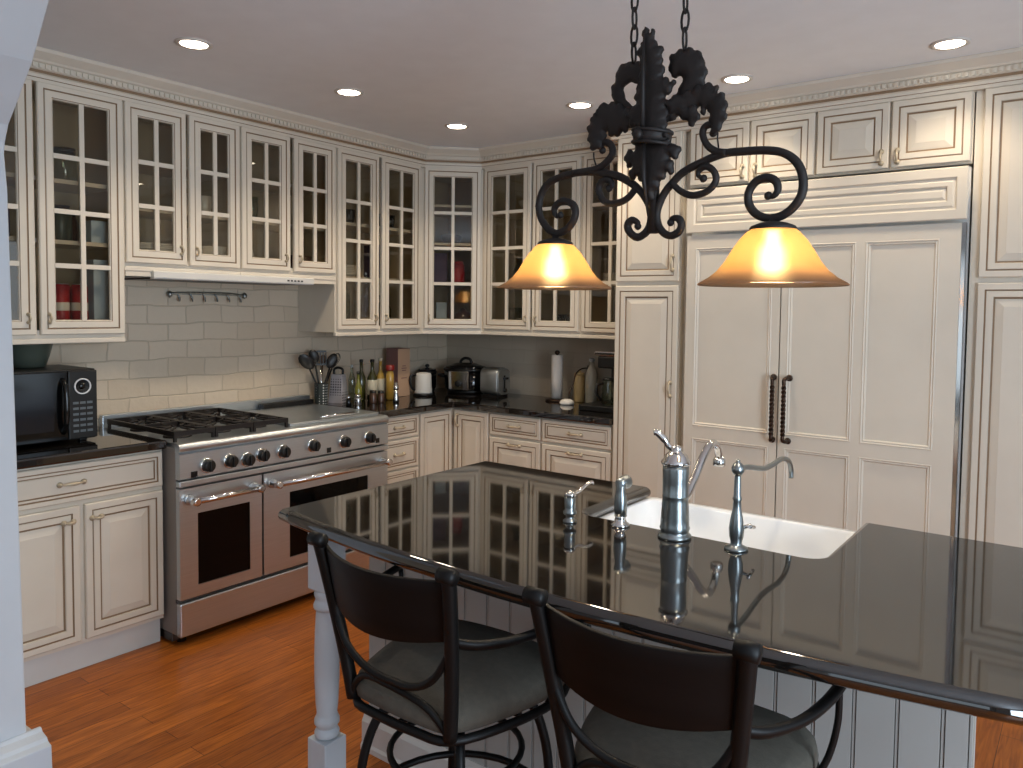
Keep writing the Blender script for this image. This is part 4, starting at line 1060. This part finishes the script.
lathe_thing('salt_shaker', 'tiny chrome shaker at the foot of the clear bottle', 'shaker', (.33, -1.225, ZC), [(.014, 0), (.016, .004), (.014, .04), (.010, .045)], BLACKG, [('cap', [(.011, .0455), (.015, .05), (.012, .06), (0, .066)], CHROME)])
lathe_thing('salt_shaker', 'squat chrome shaker at the foot of the small green oil bottle', 'shaker', (.345, -1.165, ZC), [(.022, 0), (.024, .004), (.018, .028), (.023, .045), (.016, .050)], CHROME, [('cap', [(.017, .0505), (.021, .055), (.016, .066), (0, .07)], CHROME)])
lathe_thing('pepper_mill', 'slim chrome pepper mill with black base before the tall carton', 'pepper mill', (.40, -.905, ZC), [(.017, 0), (.018, .004), (.016, .03), (.013, .06), (.014, .078)], CHROME, [('head', [(.0145, .0785), (.017, .084), (.015, .105), (.010, .11), (.012, .120), (0, .13)], CHROME), ('base_ring', [(.0188, .001), (.0192, .002), (.0192, .012), (.0186, .013)], BLACK)])
# tall carton
t = thing('carton', 'tall brown carton standing between the bottles and the pale jug', 'carton', (.145, -.640, ZC), 0)
b = MB(); b.box(-.055, .055, -.055, .055, 0, .318, CARTB); b.build('body', t, bevel=.002)
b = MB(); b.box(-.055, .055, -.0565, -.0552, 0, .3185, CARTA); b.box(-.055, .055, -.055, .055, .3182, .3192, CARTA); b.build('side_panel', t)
b = MB()
for z, w in ((.20, .03), (.185, .045), (.17, .036), (.12, .05)): b.box(.0552, .0562, -w/2, w/2, z, z+.006, CARTA)
b.build('printed_lines', t)
# pale jug
t = thing('steel_jug', 'small pale jug with black handle and base left of the slow cooker', 'jug', (.255, -.512, ZC), 0)
b = MB(); b.lathe([(.060, .016), (.060, .024), (.056, .06), (.053, .140), (.048, .150), (.02, .156), (0, .157)], GREYW, seg=26); b.build('body', t)
b = MB(); b.lathe([(.066, 0), (.066, .012), (.06, .016), (0, .016)], BLACK, seg=26); b.build('base', t)
b = MB(); b.tube(smooth_path([(-.025, -.046, .140), (-.038, -.076, .138), (-.042, -.086, .10), (-.036, -.070, .05), (-.030, -.052, .04)], 4), .008, BLACK, 8); b.build('handle', t)
# lidded pot and slow cooker
def pot(name, label, cat, loc, rz, rx_, ry, H, m, trim, lidm, lid_h, front=None):
    t = thing(name, label, cat, loc, rz)
    def el(pts, mm, pn, par=t):
        b = MB(); lo = [b.av([(rx_*r*math.cos(a), ry*r*math.sin(a), z) for a in [2*PI*k/36 for k in range(36)]]) for r, z in pts]
        for a, c in zip(lo, lo[1:]):
            for i in range(36): b.face([a+i, a+(i+1) % 36, c+(i+1) % 36, c+i], mm, True)
        b.face([lo[0]+i for i in range(36)][::-1], mm); b.face([lo[-1]+i for i in range(36)], mm, True)
        return b.build(pn, par)
    el([(.80, 0), (.84, .012), (.84, .022)], BLACK, 'base')
    el([(.86, .0225), (.93, .03), (.97, .06), (.985, H-.01)], m, 'body')
    el([(1.0, H-.0098), (1.03, H-.004), (1.03, H+.004), (1.0, H+.008)], trim, 'rim')
    el([(.96, H+.0085), (.93, H+.02), (.75, H+lid_h*.6), (.45, H+lid_h*.92), (.16, H+lid_h)], lidm, 'lid')
    return t
t = pot('lidded_pot', 'dark lidded pot half hidden left of the slow cooker', 'pot', (.098, -.312, ZC), .2, .066, .066, .14, BLACKG, BLACK, DARKG, .03)
b = MB(); b.lathe([(.010, .160), (.008, .170), (.017, .180), (.012, .192), (0, .195)], BLACK, seg=14); b.build('knob', t)
t = pot('slow_cooker', 'oval chrome slow cooker with a dark glass lid in the corner', 'slow cooker', (.352, -.190, ZC), .30, .158, .115, .165, BLACKG, BLACK, DARKG, .048)
b = MB(); b.tube(smooth_path([(-.04, 0, .196), (-.035, 0, .225), (-.005, 0, .243), (.03, 0, .236), (.045, 0, .212), (.05, 0, .197)], 5), .010, BLACK, 8); b.build('lid_handle', t)
for s in (-1, 1):
    b = MB(); b.tube(smooth_path([(s*.148, -.04, .115), (s*.185, -.035, .118), (s*.198, 0, .12), (s*.185, .035, .118), (s*.148, .04, .115)], 4), .012, BLACK, 8); b.build('side_handle', t)
b = MB(); b.box(-.075, .075, -.125, -.095, .030, .158, CHROME); b.lathe([(.024, 0), (.022, .014), (0, .016)], BLACK, (0, -.127, .075), 18, '-y'); b.build('control_panel', t, bevel=.004)
# toaster
t = thing('toaster', 'rounded steel toaster with a black lever end right of the slow cooker', 'toaster', (.640, -.225, ZC), .05)
b = MB(); pr = [(x, z+.012) for x, z in rrect(-.070, .070, 0, .180, .045, 6)]
b.prism([(-.070, x, z) for x, z in pr], (.14, 0, 0), STEEL, smooth=True); b.build('body', t, bevel=.004)
b = MB(); b.box(-.066, .066, -.062, .062, 0, .014, BLACK); b.build('base', t)
b = MB(); b.prism([(.0705, x*.96, .09+(z-.09)*.96) for x, z in pr], (.012, 0, 0), STEEL); b.box(.0828, .086, -.008, .008, .05, .145, BLACK); b.box(.083, .105, -.018, .018, .118, .132, BLACK); b.lathe([(.014, .083), (.014, .097), (0, .098)], BLACK, (0, .0, .045), 14, 'x'); b.build('lever_end', t, bevel=.002)
b = MB()
for yy in (-.028, .028): b.box(-.055, .055, yy-.012, yy+.012, .1915, .1935, BLACK)
b.build('slots', t)
# paper towels
t = thing('paper_towel_holder', 'upright dark holder carrying a roll of white paper towel', 'paper towel holder', (1.110, -.165, ZC), 0)
b = MB(); b.lathe([(.072, 0), (.075, .004), (.070, .012), (.02, .016), (0, .016)], TWIST, seg=26); b.build('base', t)
b = MB(); b.lathe([(.008, .016), (.008, .300), (.016, .306), (.018, .316), (.010, .326), (0, .328)], TWIST, seg=14); b.build('rod', t)
b = MB(); b.lathe([(.0195, .018), (.0365, .018), (.037, .297), (.0195, .297), (.0195, .018)], PAPER, (1.110, -.165, ZC), 28); tag(b.build('paper_roll'), 'white paper towel roll standing on the dark holder', 'paper towel roll')
# small white gadget with a cord
t = thing('charger_stand', 'small white charger base with a dark cord, right of the paper towels', 'charger', (1.262, -.275, ZC), 0)
b = MB(); b.lathe([(.044, 0), (.047, .006), (.044, .020), (.030, .030), (.014, .034), (0, .034)], WHITE, seg=24); b.build('base', t)
b = MB(); b.tube(smooth_path([(.01, .01, .034), (.005, .02, .07), (.012, .05, .12), (.012, .08, .185), (.02, .13, .215), (.03, .20, .218), (.02, .235, .216)], 6), .0042, TWIST, 8); b.build('cord', t)
b = MB(); b.box(.0, .04, .230, .2565, .200, .232, BLACK); b.build('plug', t, bevel=.004)
# canister, pitcher, coffee maker
lathe_thing('canister', 'tall beige stoneware canister behind the charger base', 'canister', (1.243, -.105, ZC), [(.034, 0), (.036, .004), (.035, .165), (.030, .172)], BEIGE, [('lid', [(.032, .1725), (.034, .176), (.032, .186), (.012, .190), (.012, .198), (0, .20)], BEIGE)])
lathe_thing('glass_bottle', 'tall pale glass bottle between the beige canister and the coffee maker', 'bottle', (1.335, -.105, ZC), [(.036, 0), (.039, .004), (.039, .18), (.030, .21), (.016, .235), (.016, .260)], FROST, [('stopper', [(.013, .2605), (.020, .266), (.018, .282), (0, .286)], STEEL)])
t = thing('coffee_maker', 'black coffee maker with a chrome top against the tall pantry', 'coffee maker', (1.615, -.260, ZC), 0)
b = MB(); b.box(-.150, .150, -.20, .155, 0, .035, BLACK); b.build('base', t, bevel=.006)
b = MB(); b.box(-.05, .150, .0, .155, .035, .322, BLACK); b.build('tower', t, bevel=.008)
b = MB(); b.box(-.055, .150, -.150, .150, .250, .322, BLACK); b.build('brew_head', t, bevel=.01)
b = MB(); b.box(-.075, .155, -.155, .155, .323, .348, CHROME); b.build('top_band', t, bevel=.006)
b = MB(); b.lathe([(.040, .036), (.048, .044), (.049, .12), (.040, .165), (.041, .180)], BOTC, (-.005, -.09, 0), 24); b.lathe([(.042, .1805), (.042, .190), (0, .194)], BLACK, (-.005, -.09, 0), 20)
b.tube(smooth_path([(-.030, -.125, .16), (-.05, -.155, .15), (-.052, -.158, .10), (-.035, -.132, .06)], 4), .008, BLACK, 8); b.build('carafe', t)

# ------------------------------------------------------------------ things inside the glass cabinets
def on_left(y, x=.17): return (x, y)
def plates(label, x, y, z, n, R, m=WHITE, cat='plate', grp='stacked plates'):
    """each plate is its own thing"""
    first = None
    for i in range(n):
        if first is None:
            b = MB(); b.lathe([(R*.6, 0), (R*.62, .003), (R*.95, .013), (R, .017), (R*.95, .0165), (R*.6, .0065), (0, .006)], m, seg=26); o = b.build('dinner_plate'); first = o
        else: o = first.copy(); COL.objects.link(o)
        o.location = (x, y, z+i*.0102); tag(o, label, cat, grp)
def cups(label, pts, z, R, H, m, name='cup', cat='cup', grp=None):
    first = None
    for x, y in pts:
        if first is None:
            b = MB(); b.lathe([(R*.65, 0), (R*.7, .003), (R*.95, H*.5), (R, H), (R*.93, H), (R*.86, H*.5), (R*.6, .008), (0, .007)], m, seg=20); first = o = b.build(name)
        else: o = first.copy(); COL.objects.link(o)
        o.location = (x, y, z); tag(o, label, cat, grp)
def box_thing(name, label, cat, x, y, z, sx, sy, sz, m, rz=0, grp=None):
    b = MB(); b.box(-sx/2, sx/2, -sy/2, sy/2, 0, sz, m); o = b.build(name, bevel=.003); o.location = (x, y, z); o.rotation_euler = (0, 0, rz); return tag(o, label, cat, grp)
# cabinet above the microwave
for i, (yy, xx) in enumerate(((-2.765, .24), (-2.690, .245), (-2.73, .165))):
    t = thing('drink_can', 'red can behind the lower glass, one of three close together', 'can', (xx, yy, 1.3745), 0, 'red cans above the microwave')
    b = MB(); b.lathe([(.030, 0), (.034, .006), (.034, .205), (.028, .215)], RED, seg=20); b.lathe([(.0345, .10), (.0348, .101), (.0348, .135), (.0345, .136)], WHITE, seg=20); b.build('body', t)
    b = MB(); b.lathe([(.028, .2155), (.030, .219), (0, .217)], STEEL, seg=20); b.build('lid', t)
box_thing('carton', 'tall pale blue carton standing right of the red cans', 'carton', .215, -2.600, 1.3745, .10, .075, .33, BLUEP)
box_thing('carton', 'short pale blue carton on the shelf over the tall blue carton', 'carton', .215, -2.605, 1.7795, .10, .08, .10, BLUEP)
for lb, yy, R_, H_, m in (('grey green jar on the middle shelf, left of the short blue carton', -2.745, .045, .14, GREENG), ('brown jar at the back of the middle shelf above the microwave', -2.675, .036, .12, BROWNJ), ('purple grey canister on the middle shelf behind the narrow left door', -2.99, .045, .15, PURP)):
    lathe_thing('storage_jar', lb, 'jar', (.20 if m is not BROWNJ else .11, yy, 1.7795), [(R_*.9, 0), (R_, .005), (R_, H_-.02), (R_*.8, H_)], m, [('lid', [(R_*.82, H_+.0005), (R_*.84, H_+.018), (0, H_+.02)], BLACK)])
lathe_thing('storage_jar', 'glass jar with a dark lid on the upper shelf above the red cans', 'jar', (.20, -2.725, 2.0395), [(.045, 0), (.05, .005), (.05, .11), (.04, .125)], BOTC, [('lid', [(.043, .1255), (.044, .15), (0, .152)], BLACK)])
lathe_thing('candle_jar', 'amber candle jar behind the lower left glass beside the archway', 'candle', (.22, -3.0, 1.3745), [(.04, 0), (.044, .005), (.044, .10), (.04, .11)], AMBER)
# over the hood
plates('white dinner plate in the stack behind the leftmost pane over the hood', .19, -2.330, 1.699, 9, .125, WHITE, 'plate', 'white plates over the hood')
cups('pale cup on the middle shelf behind the second pane over the hood', [(.21, -2.165), (.21, -2.070), (.13, -2.12)], 1.9595, .042, .10, WHITE, 'cup', 'cup', 'pale cups on the middle shelf')
lathe_thing('pitcher', 'tall pale pitcher behind the second door over the hood', 'pitcher', (.20, -2.150, 1.6985), [(.05, 0), (.062, .01), (.068, .08), (.05, .16), (.055, .19), (.048, .19), (.044, .16), (.06, .08), (.0, .012)], WHITE)
lathe_thing('serving_bowl', 'deep pale bowl right of the tall pitcher over the hood', 'bowl', (.20, -2.010, 1.6985), [(.03, 0), (.035, .006), (.062, .06), (.068, .11), (.063, .11), (.055, .05), (0, .012)], WHITE)
lathe_thing('pitcher', 'squat pale jug at the bottom behind the third door over the hood', 'pitcher', (.21, -1.850, 1.6985), [(.045, 0), (.058, .01), (.062, .07), (.048, .13), (.052, .16), (.046, .16), (.042, .13), (.055, .07), (0, .012)], WHITE)
cups('clear glass on the middle shelf behind the third door over the hood', [(.21, -1.87), (.21, -1.79), (.14, -1.83)], 1.9595, .034, .13, BOTC, 'drinking_glass', 'glass', 'clear glasses over the hood')
cups('dark mug at the bottom behind the fourth door over the hood', [(.21, -1.545), (.21, -1.45)], 1.6985, .042, .095, BROWNJ, 'mug', 'mug', 'dark mugs over the hood')
# cabinet left of the corner
cups('dark glass goblet on the upper shelf left of the angled cabinet', [(.22, -1.235), (.22, -1.13), (.22, -.90), (.22, -.80)], 2.0095, .040, .085, DARKG, 'goblet', 'goblet', 'dark goblets left of the corner')
plates('pale side plate under the goblets, left of the angled cabinet', .19, -1.17, 1.9-.21, 6, .10, WHITE, 'plate', 'pale side plates left of the corner')
box_thing('book', 'purple book standing behind the door nearest the angled cabinet', 'book', .19, -.905, 1.6895, .14, .035, .21, PURP)
lathe_thing('vase', 'clear glass vase on the bottom, left of the angled cabinet', 'vase', (.20, -1.165, 1.3745), [(.04, 0), (.045, .005), (.05, .15), (.045, .22)], BOTC)
lathe_thing('vase', 'olive glass vase on the bottom behind the door next to the angled cabinet', 'vase', (.20, -.825, 1.3745), [(.04, 0), (.045, .005), (.05, .12), (.025, .17), (.03, .21)], BOTD)
# corner cabinet
lathe_thing('canister', 'red canister on a shelf inside the angled corner cabinet', 'canister', (.405, -.335, 1.6765), [(.042, 0), (.045, .004), (.042, .12), (.03, .13)], RED, [('lid', [(.032, .1305), (.034, .145), (0, .15)], RED)])
box_thing('carton', 'pale blue box low inside the angled corner cabinet', 'carton', .33, -.42, 1.3745, .07, .06, .17, BLUEP, .78)
box_thing('book', 'dark purple book left of the red canister', 'book', .31, -.41, 1.6765, .09, .05, .20, PURP, .78)
lathe_thing('teapot', 'dark round pot low at the right inside the angled corner cabinet', 'pot', (.42, -.30, 1.3745), [(.05, 0), (.065, .02), (.07, .06), (.055, .10), (.02, .115), (.018, .13), (0, .135)], BROWNJ)
cups('dark bowl on the upper shelf inside the angled corner cabinet', [(.37, -.37)], 1.9365, .07, .06, BROWNJ, 'bowl', 'bowl')
# cabinets on the back wall
lathe_thing('serving_bowl', 'pale bowl on the top shelf, second pane right of the angled cabinet', 'bowl', (.89, -.18, 2.1395), [(.035, 0), (.04, .006), (.075, .05), (.08, .07), (.074, .07), (.06, .03), (0, .012)], WHITE)
lathe_thing('vase', 'grey green vase behind the lower left pane over the toaster', 'vase', (.80, -.17, 1.6645), [(.03, 0), (.04, .01), (.045, .09), (.02, .14), (.026, .18)], GREENG)
cups('clear glass standing low behind the first door over the toaster', [(.75, -.18), (.83, -.18), (.91, -.18)], 1.3745, .034, .14, BOTC, 'drinking_glass', 'glass', 'clear glasses over the toaster')
cups('dark mug standing low behind the door left of the coffee maker cabinet', [(1.13, -.18), (1.23, -.18)], 1.3745, .042, .10, DARKG, 'mug', 'mug', 'dark mugs on the back wall')
plates('white plate in the stack half hidden by the left lamp shade', 1.21, -.17, 1.6645, 6, .12, WHITE, 'plate', 'white plates behind the lamp shade')
lathe_thing('vase', 'tall brown vase behind the last glass door before the pantry', 'vase', (1.58, -.17, 1.9095), [(.035, 0), (.045, .01), (.05, .08), (.022, .14), (.028, .17)], BROWNJ)
plates('pale plate in the stack behind the last glass door before the pantry', 1.58, -.17, 1.6695, 5, .12, WHITE, 'plate', 'pale plates by the pantry')

# ------------------------------------------------------------------ light
def area(name, loc, rot, sx, sy, e, c):
    l = bpy.data.lights.new(name, 'AREA'); l.shape = 'RECTANGLE'; l.size = sx; l.size_y = sy; l.energy = e; l.color = c
    o = bpy.data.objects.new(name, l); COL.objects.link(o); o.location = loc; o.rotation_euler = rot; return o
DAY = (.70, .85, 1.0)
for (u0, u1, z0, z1), e in zip(RW, (90, 9)): area('window_daylight', (XR-.02, (u0+u1)/2, (z0+z1)/2), (0, PI/2, 0), z1-z0-.1, u1-u0-.1, e, DAY)
for u0, u1, z0, z1 in BW: area('window_daylight', ((u0+u1)/2, YR+.02, (z0+z1)/2), (PI/2, 0, 0), u1-u0-.1, z1-z0-.1, 7, DAY)
w = bpy.data.worlds.new('sky'); S.world = w; w.use_nodes = True
nt = w.node_tree; bg = nt.nodes['Background']; sk = nt.nodes.new('ShaderNodeTexSky')
sk.sky_type = 'HOSEK_WILKIE'; sk.turbidity = 4; sk.sun_direction = (.3, -.6, .55)
nt.links.new(sk.outputs[0], bg.inputs['Color']); bg.inputs['Strength'].default_value = .6

vs = S.view_settings
S.display_settings.display_device = 'sRGB'
vs.view_transform = 'Standard'; vs.look = 'None'; vs.gamma = 1; vs.use_curve_mapping = False; vs.exposure = 0.42
S.cycles.use_denoising = True
S.cycles.max_bounces = 10; S.cycles.diffuse_bounces = 4; S.cycles.glossy_bounces = 5; S.cycles.transmission_bounces = 6; S.cycles.transparent_max_bounces = 12
S.cycles.sample_clamp_indirect = 6; S.cycles.caustics_reflective = False; S.cycles.caustics_refractive = False
